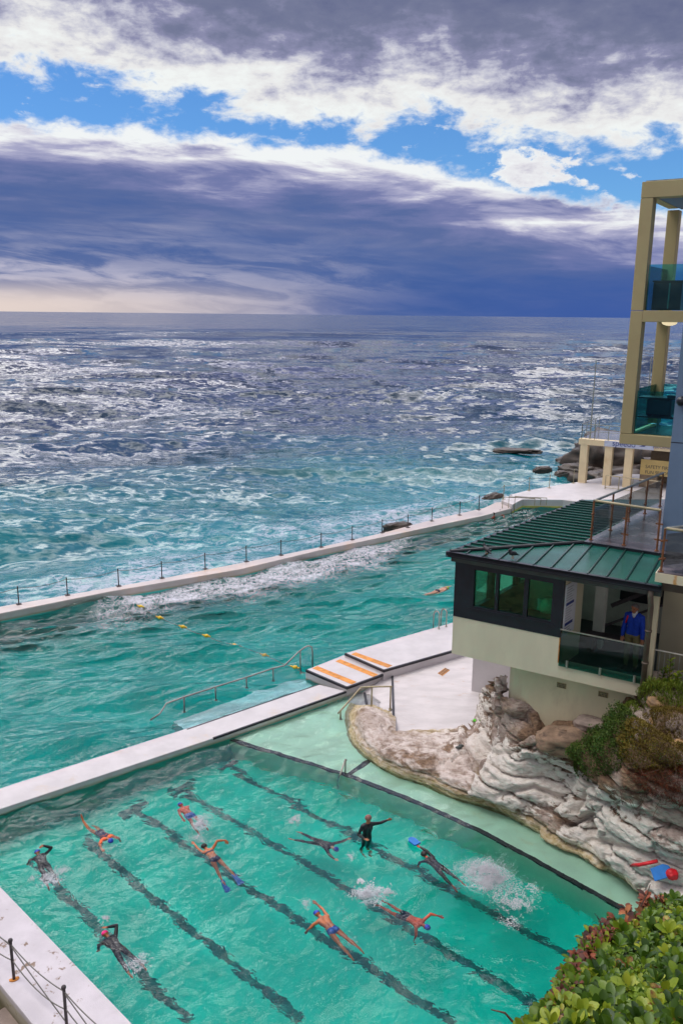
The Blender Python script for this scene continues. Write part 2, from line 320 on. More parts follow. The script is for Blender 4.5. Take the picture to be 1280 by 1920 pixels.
    def build(s, name, m, parent=None, smooth=False, bevel=0.0):
        me = bpy.data.meshes.new(name); me.from_pydata(s.v, [], s.f); me.update()
        if bevel:
            bm = bmesh.new(); bm.from_mesh(me); bmesh.ops.remove_doubles(bm, verts=bm.verts, dist=1e-5)
            bmesh.ops.recalc_face_normals(bm, faces=bm.faces)
            bmesh.ops.bevel(bm, geom=[e for e in bm.edges if e.calc_face_angle(0) > 0.6], offset=bevel, segments=2, affect='EDGES', profile=0.6)
            bm.to_mesh(me); bm.free()
        return link(name, me, m, parent, smooth)
def link(name, me, m, parent=None, smooth=False):
    o = bpy.data.objects.new(name, me); COL.objects.link(o)
    if m is not None: me.materials.append(m)
    if smooth: me.polygons.foreach_set('use_smooth', np.ones(len(me.polygons), bool))
    if parent is not None: adopt(o, parent)
    return o
LOC = {}
def adopt(o, parent):
    o.parent = parent; o.matrix_parent_inverse = Matrix.Translation(-Vector(LOC.get(parent.name, (0, 0, 0))))
def tag(o, label, cat, group=None, kind=None):
    o['label'] = label; o['category'] = cat
    if group: o['group'] = group
    if kind: o['kind'] = kind
    return o
def struct(o, label=None):
    o['kind'] = 'structure'
    if label: o['label'] = label
    return o
def thing(name, loc, label, cat, group=None, kind=None):
    o = bpy.data.objects.new(name, None); COL.objects.link(o); o.location = tuple(map(float, loc)); LOC[o.name] = tuple(map(float, loc))
    return tag(o, label, cat, group, kind)
def npmesh(name, v, f, m, parent=None, smooth=True):
    me = bpy.data.meshes.new(name); v = np.asarray(v, np.float32); f = np.asarray(f, np.int32); k = f.shape[1]
    me.vertices.add(len(v)); me.vertices.foreach_set('co', v.ravel())
    me.loops.add(f.size); me.loops.foreach_set('vertex_index', f.ravel())
    me.polygons.add(len(f)); me.polygons.foreach_set('loop_start', np.arange(0, f.size, k, dtype=np.int32))
    me.polygons.foreach_set('loop_total', np.full(len(f), k, np.int32)); me.update(calc_edges=True); me.validate()
    return link(name, me, m, parent, smooth)
def attr(o, name, vals):
    a = o.data.attributes.new(name, 'FLOAT', 'POINT'); a.data.foreach_set('value', np.asarray(vals, np.float32))
def text_mesh(txt, size, name, m, parent, origin, ux, uy, align='LEFT', sx=1.0):
    c = bpy.data.curves.new('txt', 'FONT'); c.body = txt; c.size = size; c.align_x = align; c.extrude = 0.004
    o = bpy.data.objects.new('txt', c); COL.objects.link(o); dg = bpy.context.evaluated_depsgraph_get()
    me = bpy.data.meshes.new_from_object(o.evaluated_get(dg)); bpy.data.objects.remove(o)
    ux, uy = npv(ux), npv(uy); un = np.cross(ux, uy)
    for v in me.vertices: v.co = Vector(npv(origin)+ux*v.co.x*sx+uy*v.co.y+un*v.co.z)
    return link(name, me, m, parent)
# numpy noise
def _h(ix, iy, iz):
    with np.errstate(over='ignore'):
        n = (ix.astype(np.uint32)*np.uint32(374761393)+iy.astype(np.uint32)*np.uint32(668265263)+iz.astype(np.uint32)*np.uint32(2246822519))
        n = (n ^ (n >> np.uint32(13)))*np.uint32(1274126177); n = n ^ (n >> np.uint32(16))
    return n.astype(np.float64)/4294967295.0
def vnoise(p):
    p = np.asarray(p, float); i = np.floor(p).astype(np.int64); f = p-i; f = f*f*(3-2*f); r = 0
    for a in (0, 1):
        for b in (0, 1):
            for c in (0, 1):
                r = r+_h(i[:, 0]+a, i[:, 1]+b, i[:, 2]+c)*(f[:, 0] if a else 1-f[:, 0])*(f[:, 1] if b else 1-f[:, 1])*(f[:, 2] if c else 1-f[:, 2])
    return r
def fbm(p, o=5, g=0.5):
    p = np.asarray(p, float); r = 0; a = 1; t = 0
    for k in range(o): r = r+a*vnoise(p*2.0**k+17.3*k); t += a; a *= g
    return r/t
def inside(poly, x, y):
    r = np.zeros(np.shape(x), bool); n = len(poly)
    for i in range(n):
        x0, y0 = poly[i][0], poly[i][1]; x1, y1 = poly[(i+1) % n][0], poly[(i+1) % n][1]
        c = ((y0 > y) != (y1 > y))
        if y1 != y0: r ^= c & (x < (x1-x0)*(y-y0)/(y1-y0)+x0)
    return r
def segdist(poly, x, y, closed=False):
    d = np.full(np.shape(x), 1e9); n = len(poly)
    for i in range(n if closed else n-1):
        a = npv(poly[i][:2]); b = npv(poly[(i+1) % n][:2]); ab = b-a
        t = np.clip(((x-a[0])*ab[0]+(y-a[1])*ab[1])/max(ab@ab, 1e-9), 0, 1)
        d = np.minimum(d, np.hypot(x-a[0]-t*ab[0], y-a[1]-t*ab[1]))
    return d
def sstep(x, a, b): t = np.clip((x-a)/(b-a), 0, 1); return t*t*(3-2*t)
# ------------------------------------------------------------------ plan of the pools
def xy(p): return npv(p)[:2]
FW_IN = [P(0,1150,.32), P(200,1110,.32), P(450,1067,.32), P(600,1031,.32), P(720,1006,.32), P(826,983,.32), P(904,967,.32), P(958,953,.32)]
FW_OUT = [P(0,1137,.32), P(127,1115,.32), P(300,1085,.32), P(462,1053,.32), P(602,1025,.32), P(720,998,.32), P(814,973,.32), P(907,952,.32), P(939,937,.32)]
d0 = xy(FW_IN[0])-xy(FW_IN[1]); d0 /= np.linalg.norm(d0)
FW_IN = [np.append(xy(FW_IN[0])+d0*9, .32)]+FW_IN; FW_OUT = [np.append(xy(FW_OUT[0])+d0*9.5, .32)]+FW_OUT
LW_IN = [P(250,1920,.18), P(0,1660,.18)]; LW_OUT = [P(60,1920,.18), P(0,1838,.18)]
lw = xy(LW_IN[1])-xy(LW_IN[0]); lw /= np.linalg.norm(lw)
LW_IN = [xy(LW_IN[0])-lw*5, xy(LW_IN[1])+lw*16.5]; LW_OUT = [xy(LW_OUT[0])-lw*6, xy(LW_OUT[1])+lw*19.5]
DV_B = [P(0,1478,.18), P(330,1372,.18), P(597,1283,.18)]; DV_F = [P(0,1517,.18), P(400,1384,.18), P(650,1296,.18)]
db = xy(DV_B[0])-xy(DV_B[1]); db /= np.linalg.norm(db); df = xy(DV_F[0])-xy(DV_F[1]); df /= np.linalg.norm(df)
DV_B = [np.append(xy(DV_B[0])+db*1.9, .18)]+DV_B; DV_F = [np.append(xy(DV_F[0])+df*1.5, .18)]+DV_F
UD = [P(646,1225,.48), P(719,1257,.48), P(845,1221,.48)]; UDB = P(845,1168,.48)
ud = xy(UD[2])-xy(UD[1]); ud /= np.linalg.norm(ud); ub = xy(UDB)-xy(UD[0]); ub /= np.linalg.norm(ub)
RIGHT_FAR = xy(UDB)+ub*24.5; RIGHT_NEAR = xy(UD[2])+ud*27
ROCK_BASE = [P(*p, 0) for p in [(655,1340),(656,1362),(662,1388),(680,1412),(700,1430),(730,1446),(760,1460),(860,1500),(960,1535),(1060,1585),(1120,1620),(1180,1655),(1225,1690),(1300,1750)]]
LEDGE = [PW(x, y, -1.2) for x, y in [(640,1455),(720,1486),(800,1520),(900,1566),(1000,1620),(1090,1670),(1185,1722)]]
LEDGE = [P(x, y, -.18) for x, y in [(400,1384),(520,1420),(640,1457),(720,1487),(800,1521),(900,1567),(1000,1621),(1090,1671),(1185,1723),(1260,1766)]]

# ------------------------------------------------------------------ water
def wavefield(x, y, lams, per, main, spread, steep, seed, sp=None, gerst=0.7):
    r = np.random.default_rng(seed); z = np.zeros_like(x); ox = np.zeros_like(x); oy = np.zeros_like(x)
    for L in lams:
        for k in range(per):
            l = L*r.uniform(.8, 1.25); a = main+r.normal(0, spread); ph = r.uniform(0, 6.28); K = 2*math.pi/l
            A = steep*l/(2*math.pi)*r.uniform(.6, 1.3)
            th = K*(x*math.cos(a)+y*math.sin(a))+ph
            if sp is not None:
                wt = np.clip((l/(sp*2.2)-1)/1.2, 0, 1)
                if not wt.any(): continue
                A = A*wt
            s = np.sin(th); z += A*np.cos(th); ox -= gerst*A*math.cos(a)*s; oy -= gerst*A*math.sin(a)*s
    return z, ox, oy
def water_mat(name, tint, dens, foamscale, bumpamp, bscale, foamcol=(0.80,0.78,0.86,1), stretch=(1,1,1), fine=0.0):
    m = bpy.data.materials.new(name); m.use_nodes = True; t = NT(m.node_tree); t.n.clear()
    ob = t.node('ShaderNodeTexCoord').outputs['Object']
    vs = t.vm('MULTIPLY', ob, stretch)
    h = t.m('ADD', t.noise(vs, bscale, 3, 0.55, 0.6), t.m('MULTIPLY', t.noise(vs, bscale*3.1, 3, 0.5, 0.4), 0.35))
    nb = t.bump(h, 1.0, bumpamp)
    fr = t.node('ShaderNodeFresnel'); fr.inputs[0].default_value = 1.33; t.put(fr.inputs['Normal'], nb)
    rf = t.node('ShaderNodeBsdfRefraction'); rf.inputs['IOR'].default_value = 1.33; rf.inputs['Roughness'].default_value = 0.0; rf.inputs[0].default_value = (1,1,1,1); t.put(rf.inputs['Normal'], nb)
    gl = t.node('ShaderNodeBsdfGlossy'); gl.inputs['Roughness'].default_value = 0.04; t.put(gl.inputs['Normal'], nb)
    mx = t.node('ShaderNodeMixShader'); t.put(mx.inputs[0], fr.outputs[0]); t.l.new(rf.outputs[0], mx.inputs[1]); t.l.new(gl.outputs[0], mx.inputs[2])
    fa = t.node('ShaderNodeAttribute', attribute_name='foam').outputs['Fac']
    fm = foam_mask(t, ob, fa, foamscale)
    dfa = t.node('ShaderNodeBsdfDiffuse'); dfa.inputs[0].default_value = foamcol; tlf = t.node('ShaderNodeBsdfTranslucent'); tlf.inputs[0].default_value = foamcol
    df = t.node('ShaderNodeMixShader'); df.inputs[0].default_value = .25; t.l.new(dfa.outputs[0], df.inputs[1]); t.l.new(tlf.outputs[0], df.inputs[2])
    m2 = t.node('ShaderNodeMixShader'); t.put(m2.inputs[0], fm); t.l.new(mx.outputs[0], m2.inputs[1]); t.l.new(df.outputs[0], m2.inputs[2])
    ab = t.node('ShaderNodeVolumeAbsorption'); ab.inputs[0].default_value = tint; ab.inputs[1].default_value = dens
    o = t.node('ShaderNodeOutputMaterial'); t.l.new(m2.outputs[0], o.inputs[0]); t.l.new(ab.outputs[0], o.inputs[1])
    return m
def foam_mask(t, ob, fa, sc):
    a = t.noise(ob, sc, 8, 0.68, 0.9); b = t.noise(ob, sc*2.2, 6, 0.62, 1.2); c = t.noise(ob, sc*.35, 4, 0.6, .6)
    d = t.noise(ob, sc*5.5, 5, 0.6, 1.0)
    lace = t.m('SUBTRACT', 1.0, t.m('MULTIPLY', t.m('ABSOLUTE', t.m('SUBTRACT', b, 0.5)), 7.0), clamp=True)
    lace2 = t.m('SUBTRACT', 1.0, t.m('MULTIPLY', t.m('ABSOLUTE', t.m('SUBTRACT', d, 0.5)), 7.0), clamp=True)
    k = t.m('ADD', t.m('ADD', t.m('MULTIPLY', a, .45), t.m('MULTIPLY', c, .25)), t.m('ADD', t.m('MULTIPLY', lace, 0.20), t.m('MULTIPLY', lace2, .12)))
    thr = t.m('SUBTRACT', 0.80, t.m('MULTIPLY', fa, 0.44))
    return t.m('MULTIPLY', t.sm(k, thr, t.m('ADD', thr, 0.34)), .90)
def water_prism(name, poly, x0, x1, y0, y1, st, zf, mt, foamf, zb):
    xs = np.arange(x0, x1, st); ys = np.arange(y0, y1, st); X, Y = np.meshgrid(xs, ys); nx, ny = len(xs), len(ys)
    Z, OX, OY = zf(X, Y)
    cx = (X[:-1, :-1]+st/2); cyy = (Y[:-1, :-1]+st/2); keep = inside(poly, cx, cyy)
    idx = np.arange(nx*ny).reshape(ny, nx)
    f = np.stack([idx[:-1, :-1][keep], idx[:-1, 1:][keep], idx[1:, 1:][keep], idx[1:, :-1][keep]], 1)
    used = np.unique(f); remap = -np.ones(nx*ny, int); remap[used] = np.arange(len(used)); f = remap[f]
    top = np.stack([(X+OX).ravel()[used], (Y+OY).ravel()[used], Z.ravel()[used]], 1)
    e = np.concatenate([f[:, [0, 1]], f[:, [1, 2]], f[:, [2, 3]], f[:, [3, 0]]]); key = np.sort(e, 1)
    u, inv, cnt = np.unique(key[:, 0].astype(np.int64)*10**7+key[:, 1], return_inverse=True, return_counts=True)
    be = e[cnt[inv] == 1]; n = len(top)
    bot = top.copy(); bot[:, 2] = zb
    faces = np.concatenate([f, f[:, ::-1]+n, np.stack([be[:, 1], be[:, 0], be[:, 0]+n, be[:, 1]+n], 1)])
    o = npmesh(name, np.concatenate([top, bot]), faces, mt)
    fo = foamf(top[:, 0], top[:, 1]); attr(o, 'foam', np.concatenate([fo, np.zeros(n)]))
    return struct(o)
SMALL_POLY = [LW_IN[0]-lw*2+npv((-.3,-.3)), LW_IN[1]+npv((-.3,-.3)), xy(DV_F[0])+npv((-.6,.3)), xy(DV_F[2])+npv((-.2,.3)), xy(DV_F[3])+npv((.5,.3)), (2.4,24.9), (2.6,22.6), (5,20.6), (7,18.5), (9.2,15.5), (9.5,8), (0,7)]
swim_foam = []
def splash_spot(x, y, r, a=1.0): p = P(x, y, 0); swim_foam.append((p[0], p[1], r, a))
for s in [(98,1648,.42,.9),(150,1520,.35,.5),(205,1588,.5,.6),(376,1546,.36,1.0),(388,1572,.35,.5),(425,1632,.4,.5),(205,1745,.35,.5),(240,1760,.3,.4),(258,1806,.45,.8),(655,1608,.3,.5),(560,1560,.45,.5),
          (905,1652,.8,.95),(940,1672,.85,.8),(690,1675,.5,1.1),(720,1682,.35,.8),(640,1710,.35,.7),(652,1766,.42,.6),(835,1752,.3,.4),(580,1695,.4,.6),(556,1540,.3,.8),(600,1700,.4,.4)]:
    splash_spot(*s)
def small_wave(X, Y):
    z, ox, oy = wavefield(X, Y, [2.0,1.1,.65,.45,.32], 7, 2.2, .45, .052, 3)
    k = 0.55+0.45*sstep(fbm(np.stack([X.ravel()*.22, Y.ravel()*.22, X.ravel()*0], 1), 3).reshape(X.shape), .35, .65)
    sh = sstep(Y-14.5, 0, 7)*.5+.55                       # calmer towards the viewer
    return z*k*sh, ox*k*sh, oy*k*sh
def small_foam(x, y):
    f = np.zeros_like(x)
    for a, b, r, s in swim_foam: f = np.maximum(f, s*np.exp(-((x-a)**2+(y-b)**2)/(r*r)))
    return np.clip(f, 0, 1.15)
M['water_small'] = water_mat('turquoise_pool_water', (0.0,0.88,0.82,1), 0.60, 2.6, 0.030, 2.4, stretch=(1,1,1))
M['water_main'] = water_mat('deep_teal_pool_water', (0.0,0.76,0.76,1), 0.42, 1.1, 0.035, 2.2, stretch=(.6,1.3,1))
water_prism('pool_water', SMALL_POLY, -13, 10, 7, 27.5, .055, small_wave, M['water_small'], small_foam, -1.7)['label'] = 'clear turquoise water of the near lap pool'
MAIN_POLY = [LW_IN[1]+lw*1+npv((0,.5)), xy(FW_IN[0])+npv((-.3,.5))]+[xy(p)+npv((-.3,.45)) for p in FW_IN[1:]]+[xy(P(985,951,.1))+npv((0,.4)), (15.5,54.5), (27,49), RIGHT_FAR+npv((.3,-.4)), xy(UD[0])+npv((.3,-.5)), xy(DV_B[3])+npv((.3,-.3)), xy(DV_B[1])+npv((.2,-.4)), xy(DV_B[0])+npv((-.3,-.4))]
def main_wave(X, Y):
    z, ox, oy = wavefield(X, Y, [3.0,1.5,.85,.6,.42], 7, -1.25, .32, .088, 11)
    return z, ox, oy
fw_in2 = [xy(p) for p in FW_IN]
def main_foam(x, y):
    d = segdist(fw_in2, x, y); n = fbm(np.stack([x*.35, y*.35, x*0+3], 1), 4)
    px = sstep(x, -13, -8)*(1-sstep(x, 1.5, 7))
    f = (1-sstep(d+(n-.5)*5, .3, 6.2-(1-px)*3.4))*(.42+.66*px)
    return np.clip(f+.16*sstep(n, .5, .7), 0, 1)
water_prism('main_pool_water', MAIN_POLY, -24, 28, 16, 56, .065, main_wave, M['water_main'], main_foam, -2.6)['label'] = 'choppy teal water of the long ocean pool'

# the open sea, one sheet to the horizon
LAND = [(-3,6), LW_OUT[0]*.5+LW_IN[0]*.5, LW_OUT[1]*.5+LW_IN[1]*.5]+[xy(a)*.5+xy(b)*.5 for a, b in zip(FW_IN[:1], FW_OUT[:1])]+[xy(p)-npv((-.25,.35)) for p in FW_OUT[1:]]+[xy(P(950,930,.5)), xy(P(1000,920,.5)), xy(P(1060,912,.5)), (18,60), (22,64), (60,66), (60,4)]
ang = np.concatenate([np.array([0.02,0.035,0.05,0.07,0.09,0.115]), np.arange(.14, 8, .046), np.arange(8, 32, .06)])
NR = len(ang); azs = np.arange(-40, 41, .06); rr = (CAMH+.45)/np.tan(np.radians(ang))
RRg, AZg = np.meshgrid(rr, np.radians(azs), indexing='ij'); SX = RRg*np.sin(AZg); SY = RRg*np.cos(AZg)
dr = np.abs(np.gradient(rr))[:, None]*np.ones_like(AZg); sp = np.minimum(dr*.55, 60)+.05
far = RRg < 1600
Zs = np.zeros_like(SX); OXs = np.zeros_like(SX); OYs = np.zeros_like(SX)
i0 = int(np.argmax(rr < 1600))
z, ox, oy = wavefield(SX[i0:], SY[i0:], [70,42], 2, -1.53, .07, .068, 5, sp[i0:])
z2, ox2, oy2 = wavefield(SX[i0:], SY[i0:], [26,15,9,5.5], 6, -1.48, .34, .052, 6, sp[i0:])
z3, ox3, oy3 = wavefield(SX[i0:], SY[i0:], [3.3,2.0,1.2], 7, -1.4, .6, .044, 8, sp[i0:])
fwo = [xy(p) for p in FW_OUT]+[(18,60), (30,66)]
sd = segdist(fwo, SX[i0:], SY[i0:]); damp = .16+.84*sstep(sd, 4, 60); damp2 = .80+.20*sstep(sd, 2, 30)
Zs[i0:] = -.45+z*damp+z2*damp2+z3; OXs[i0:] = ox*damp+ox2*damp2+ox3; OYs[i0:] = oy*damp+oy2*damp2+oy3
Zs[:i0] = -.45
idx = np.arange(SX.size).reshape(SX.shape)
cx = (SX[:-1, :-1]+SX[1:, 1:])/2; cyy = (SY[:-1, :-1]+SY[1:, 1:])/2; keep = ~inside(LAND, cx, cyy)
fs = np.stack([idx[:-1, :-1][keep], idx[1:, :-1][keep], idx[1:, 1:][keep], idx[:-1, 1:][keep]], 1)
used = np.unique(fs); remap = -np.ones(SX.size, int); remap[used] = np.arange(len(used))
def sea_material():
    m = bpy.data.materials.new('sea_water'); m.use_nodes = True; t = NT(m.node_tree); b = t.n['Principled BSDF']
    ob = t.node('ShaderNodeTexCoord').outputs['Object']
    sh = t.node('ShaderNodeAttribute', attribute_name='shallow').outputs['Fac']
    fa = t.node('ShaderNodeAttribute', attribute_name='foam').outputs['Fac']
    n = t.noise(ob, .045, 5, .6, .6)
    mixv = t.m('ADD', sh, t.m('MULTIPLY', t.m('SUBTRACT', n, .5), t.m('MULTIPLY', sh, 1.4)), clamp=True)
    deep = t.ramp(mixv, [(0, (0.003,0.014,0.048,1)), (.3, (0.002,0.038,0.080,1)), (.62, (0.001,0.105,0.135,1)), (1, (0.003,0.175,0.21,1))])
    fm = foam_mask(t, t.vm('MULTIPLY', ob, (1, 1.25, 1)), fa, .42)
    t.put(b.inputs['Base Color'], t.mix(fm, deep, (0.60,0.58,0.70,1)))
    t.put(b.inputs['Roughness'], t.m('ADD', .10, t.m('MULTIPLY', fm, .6))); b.inputs['IOR'].default_value = 1.333
    def slopes(scale, det, k, st):
        n_ = t.node('ShaderNodeTexNoise', noise_dimensions='3D'); t.put(n_.inputs['Vector'], t.vm('MULTIPLY', ob, st)); n_.inputs['Scale'].default_value = scale
        n_.inputs['Detail'].default_value = det; n_.inputs['Roughness'].default_value = .62; n_.inputs['Distortion'].default_value = .4
        return t.vm('MULTIPLY', t.vm('SUBTRACT', n_.outputs[1], (.5, .5, .5)), (k, k, 0))
    wind = t.noise(t.vm('MULTIPLY', ob, (.35, 1, 1)), .012, 4, .6, .5); wk = t.sm(wind, .3, .7, .45, 1.5)
    sl_ = t.vm('ADD', slopes(.9, 5, .95, (.6, 1.15, 1)), t.vm('ADD', slopes(.16, 4, .75, (.5, 1.2, 1)), slopes(.03, 3, .5, (.4, 1.3, 1))))
    sc_ = t.node('ShaderNodeVectorMath', operation='SCALE'); t.put(sc_.inputs[0], sl_); t.put(sc_.inputs['Scale'], wk)
    t.put(b.inputs['Normal'], t.vm('NORMALIZE', t.vm('ADD', t.node('ShaderNodeNewGeometry').outputs['Normal'], sc_.outputs[0])))
    return m
sea = npmesh('sea', np.stack([(SX+OXs).ravel()[used], (SY+OYs).ravel()[used], Zs.ravel()[used]], 1), remap[fs], sea_material())
struct(sea, 'dark choppy ocean reaching the horizon, foaming near the pool wall')
sx, sy = SX.ravel()[used], SY.ravel()[used]; dd = segdist(fwo, sx, sy)
nz = fbm(np.stack([sx*.03, sy*.055, sx*0], 1), 5); nz2 = fbm(np.stack([sx*.10, sy*.17, sx*0+7], 1), 4)
shore = np.exp(-np.maximum(dd-2, 0)/19)
shal = np.clip(1.0*np.exp(-np.maximum(dd-3, 0)/27)+.08, 0, 1)*(1-.55*sstep(sx, -4, -22)*0)
zz = (Zs.ravel()[used]+.45)
crest = sstep(zz, .45, 1.15)
fo = shore*(.74+1.35*(nz-.42)+.7*(nz2-.5))+.03*crest*sstep(nz2, .42, .6)+.03*np.exp(-dd/60)*sstep(nz, .5, .65)
fo = fo*(1-.35*sstep(-sx, 8, 20))
attr(sea, 'foam', np.clip(fo, 0, 1)); attr(sea, 'shallow', np.clip(shal*(1+.8*(nz-.5)), 0, 1))
sb = MB(); sb.prism([(-400,-60),(-400,400),(500,400),(500,-60)], -14, -9)
struct(sb.build('seabed', M['darkrock']), 'sandy rock bottom under the pools and shore')

# ------------------------------------------------------------------ pool floors, walls and decks
M['floor_small'] = mat('turquoise_pool_floor', (0.02,0.62,0.53), 0.8, 0.12, 0.5, stain=(0.03,0.49,0.42), stain_amt=(0.5,0.8), sscale=0.6)
M['floor_main'] = mat('teal_pool_floor', (0.012,0.56,0.52), 0.8, 0.14, 0.4)
M['ledge'] = mat('pale_green_ledge', (0.58,0.80,0.62), 0.7, 0.08, 0.9, stain=(0.62,0.58,0.30), stain_amt=(0.54,0.76), sscale=0.45)
fl = MB(); fl.prism(SMALL_POLY, -1.6, -1.3); pf = struct(fl.build('pool_floor', M['floor_small']), 'turquoise painted floor of the near lap pool')
fl = MB(); fl.prism(MAIN_POLY, -2.55, -2.1); struct(fl.build('main_pool_floor', M['floor_main']), 'deep teal floor of the long ocean pool')
LANES = [[(60,1620),(150,1705),(235,1785),(300,1850),(345,1920)], [(160,1572),(225,1635),(330,1715),(430,1790),(520,1880),(552,1920)],
         [(250,1512),(330,1580),(470,1660),(570,1735),(690,1810),(850,1920)], [(335,1477),(470,1558),(600,1630),(720,1712),(840,1790),(1010,1885)],
         [(425,1432),(545,1500),(690,1588),(830,1670),(960,1735),(1100,1795)], [(480,1398),(560,1440),(640,1475)]]
for k, ln in enumerate(LANES):
    a, b = PW(*ln[0], -1.29), PW(*ln[-1], -1.29)
    q = [PW(*p, -1.29) for p in ln]; lb = MB(); A = npv([xy(p) for p in q])
    c = A.mean(0); dvec = np.linalg.svd(A-c)[2][0]; ts = (A-c)@dvec
    p0, p1 = c+dvec*ts.min(), c+dvec*(ts.max()+1.5*(k < 5)*0); nrm = npv((-dvec[1], dvec[0]))
    lb.prism([p0-nrm*.105, p1-nrm*.105, p1+nrm*.105, p0+nrm*.105], -1.296, -1.288)
    if k in (2, 3, 4): lb.prism([p0-nrm*.4-dvec*.02*0, p0+nrm*.4, p0+nrm*.4+dvec*.3*(1 if dvec[1] < 0 else 1), p0-nrm*.4+dvec*.3], -1.295, -1.2875)
    lb.build('lane_line', M['lane'], pf)
lg = MB(); lpoly = [xy(p) for p in LEDGE]+[(9.5,12), (10,16), (7.5,18.6), (5,20.8), (2.7,23), (2.5,25.2), xy(P(680,1290,0)), xy(DV_F[3])+npv((0,.3))]
lg.prism(lpoly, -1.5, -.20); led = struct(lg.build('pool_ledge', M['ledge']), 'pale green shallow ledge beside the rocks')
le = MB(); L2 = [xy(p) for p in LEDGE]
for a, b in zip(L2[:-1], L2[1:]):
    d = (b-a)/np.linalg.norm(b-a); n = npv((-d[1], d[0])); n = n if n[0] > 0 else -n
    le.prism([a-d*.02, b+d*.02, b+d*.02+n*.13, a-d*.02+n*.13], -.24, -.165)
a, b = xy(P(655,1456,-.17)), xy(P(697,1428,-.17)); d = (b-a)/np.linalg.norm(b-a); n = npv((-d[1], d[0]))
le.prism([a-n*.07, b-n*.07, b+n*.07, a+n*.07], -.5, -.16)
le.build('edge_line', M['black'], led)
ul = MB(); ul.prism([xy(P(325,1352,-.25)), xy(P(560,1275,-.25)), xy(P(604,1284,-.25)), xy(P(350,1380,-.25))], -2.3, -.30)
ulo = struct(ul.build('underwater_step', mat('pale_step_paint', (0.36,0.66,0.70), .7)), 'pale blue sunken step along the divider')
wl = MB(); n = len(FW_IN)
pin = [xy(p) for p in FW_IN]; pout = [xy(p) for p in FW_OUT]
wl.prism(pin+pout[::-1], -3.2, .32)
fwall = tag(wl.build('pool_wall', M['farwall'], bevel=.05), 'long narrow white wall between the ocean pool and the breaking sea', 'pool wall')
wl = MB(); wl.prism([xy(p) for p in DV_B]+[xy(DV_F[3])]+[xy(p) for p in DV_F[:3][::-1]], -2.3, .18)
dv = tag(wl.build('pool_wall', M['paint'], bevel=.03), 'broad white divider between the two pools, black edged near the steps', 'pool wall')
def edge_strip(parent, pts, z, wdt, h, side, name='edge_line'):
    e = MB()
    for a, b in zip(pts[:-1], pts[1:]):
        a, b = xy(a), xy(b); d = (b-a)/np.linalg.norm(b-a); nn = npv((-d[1], d[0]))*side
        e.prism([a-nn*.006, b-nn*.006, b+nn*wdt, a+nn*wdt], z-h, z+.004)
    return e.build(name, M['black'], parent)
edge_strip(dv, [DV_F[2], DV_F[3]], .18, .05, .06, 1)
edge_strip(dv, [P(350,1367,.18), DV_B[3]], .18, .05, .06, -1)
wl = MB(); wl.prism([LW_IN[0], LW_IN[1], LW_OUT[1], LW_OUT[0]], -1.6, .17)
lwall = tag(wl.build('pool_wall', M['paint_dirty'], bevel=.03), 'wide scuffed white walkway wall along the near pool, chain posts on it', 'pool wall')
# decks
dk = MB(); dk.prism([xy(UD[0]), xy(UD[1]), xy(UD[2]), RIGHT_NEAR, RIGHT_FAR, xy(UDB)], -2.2, .48)
deck = tag(dk.build('pool_deck', M['paint'], bevel=.015), 'upper white deck running behind the kiosk, black front edge', 'deck')
edge_strip(deck, [UD[0], UD[1], UD[2], xy(UD[2])+ud*3], .48, .06, .08, 1)
def stripe(parent, p0, p1, z, wdt):
    a, b = xy(P(*p0, z)), xy(P(*p1, z)); d = (b-a)/np.linalg.norm(b-a); n = npv((-d[1], d[0]))
    return MB().prism([a-n*wdt/2, b-n*wdt/2, b+n*wdt/2, a+n*wdt/2], z-.01, z+.005).build('grip_stripe', M['orange'], parent)
stripe(deck, (662,1225), (731,1250), .48, .26)
dk = MB(); S1 = [P(573,1256,.33), P(646,1233,.33), P(719,1264,.33), P(650,1289,.33)]
dk.prism([xy(S1[0]), xy(S1[1])+npv((0,.25)), xy(S1[2])+npv((.15,.25)), xy(S1[3])], -2.2, .33)
stp = tag(dk.build('deck_step', M['paint'], bevel=.015), 'low white step with two orange grip stripes', 'step')
edge_strip(stp, [S1[0], S1[3]], .33, .06, .08, 1); edge_strip(stp, [S1[3], S1[2]], .33, .06, .08, 1)
stripe(stp, (590,1251), (664,1281), .33, .26); stripe(stp, (633,1238), (704,1267), .33, .26)
lf = MB(); W0 = [P(735,1266,.15), P(738,1368,.15)]
lf.prism([xy(W0[0]), xy(UD[2]), xy(UD[2])+ud*12, (16,28), (6,20), (3,22.5), xy(W0[1])], -1.2, .14)
lower = struct(lf.build('lower_deck', M['paint_floor']), 'white painted rock floor under the kiosk')
eb = MB(); a, b = xy(W0[0]), xy(W0[1]); eb.bar((*a, .02), (*b, .02), .07, .32); eb.build('edge_line', M['black'], lower)
eb = MB(); a, b = xy(P(683,1300,.0)), xy(P(690,1335,0)); eb.bar((*a, -.03), (*b, -.03), .07, .14); eb.build('edge_line', M['black'], lower)
rp = MB(); rp.slabpoly([P(722,1264,.15), P(735,1268,.13), P(738,1368,.13), P(652,1350,-.22), P(649,1297,-.2)], .9)
struct(rp.build('ramp', M['paint_floor']), 'stained ramp running down to the shallow ledge')
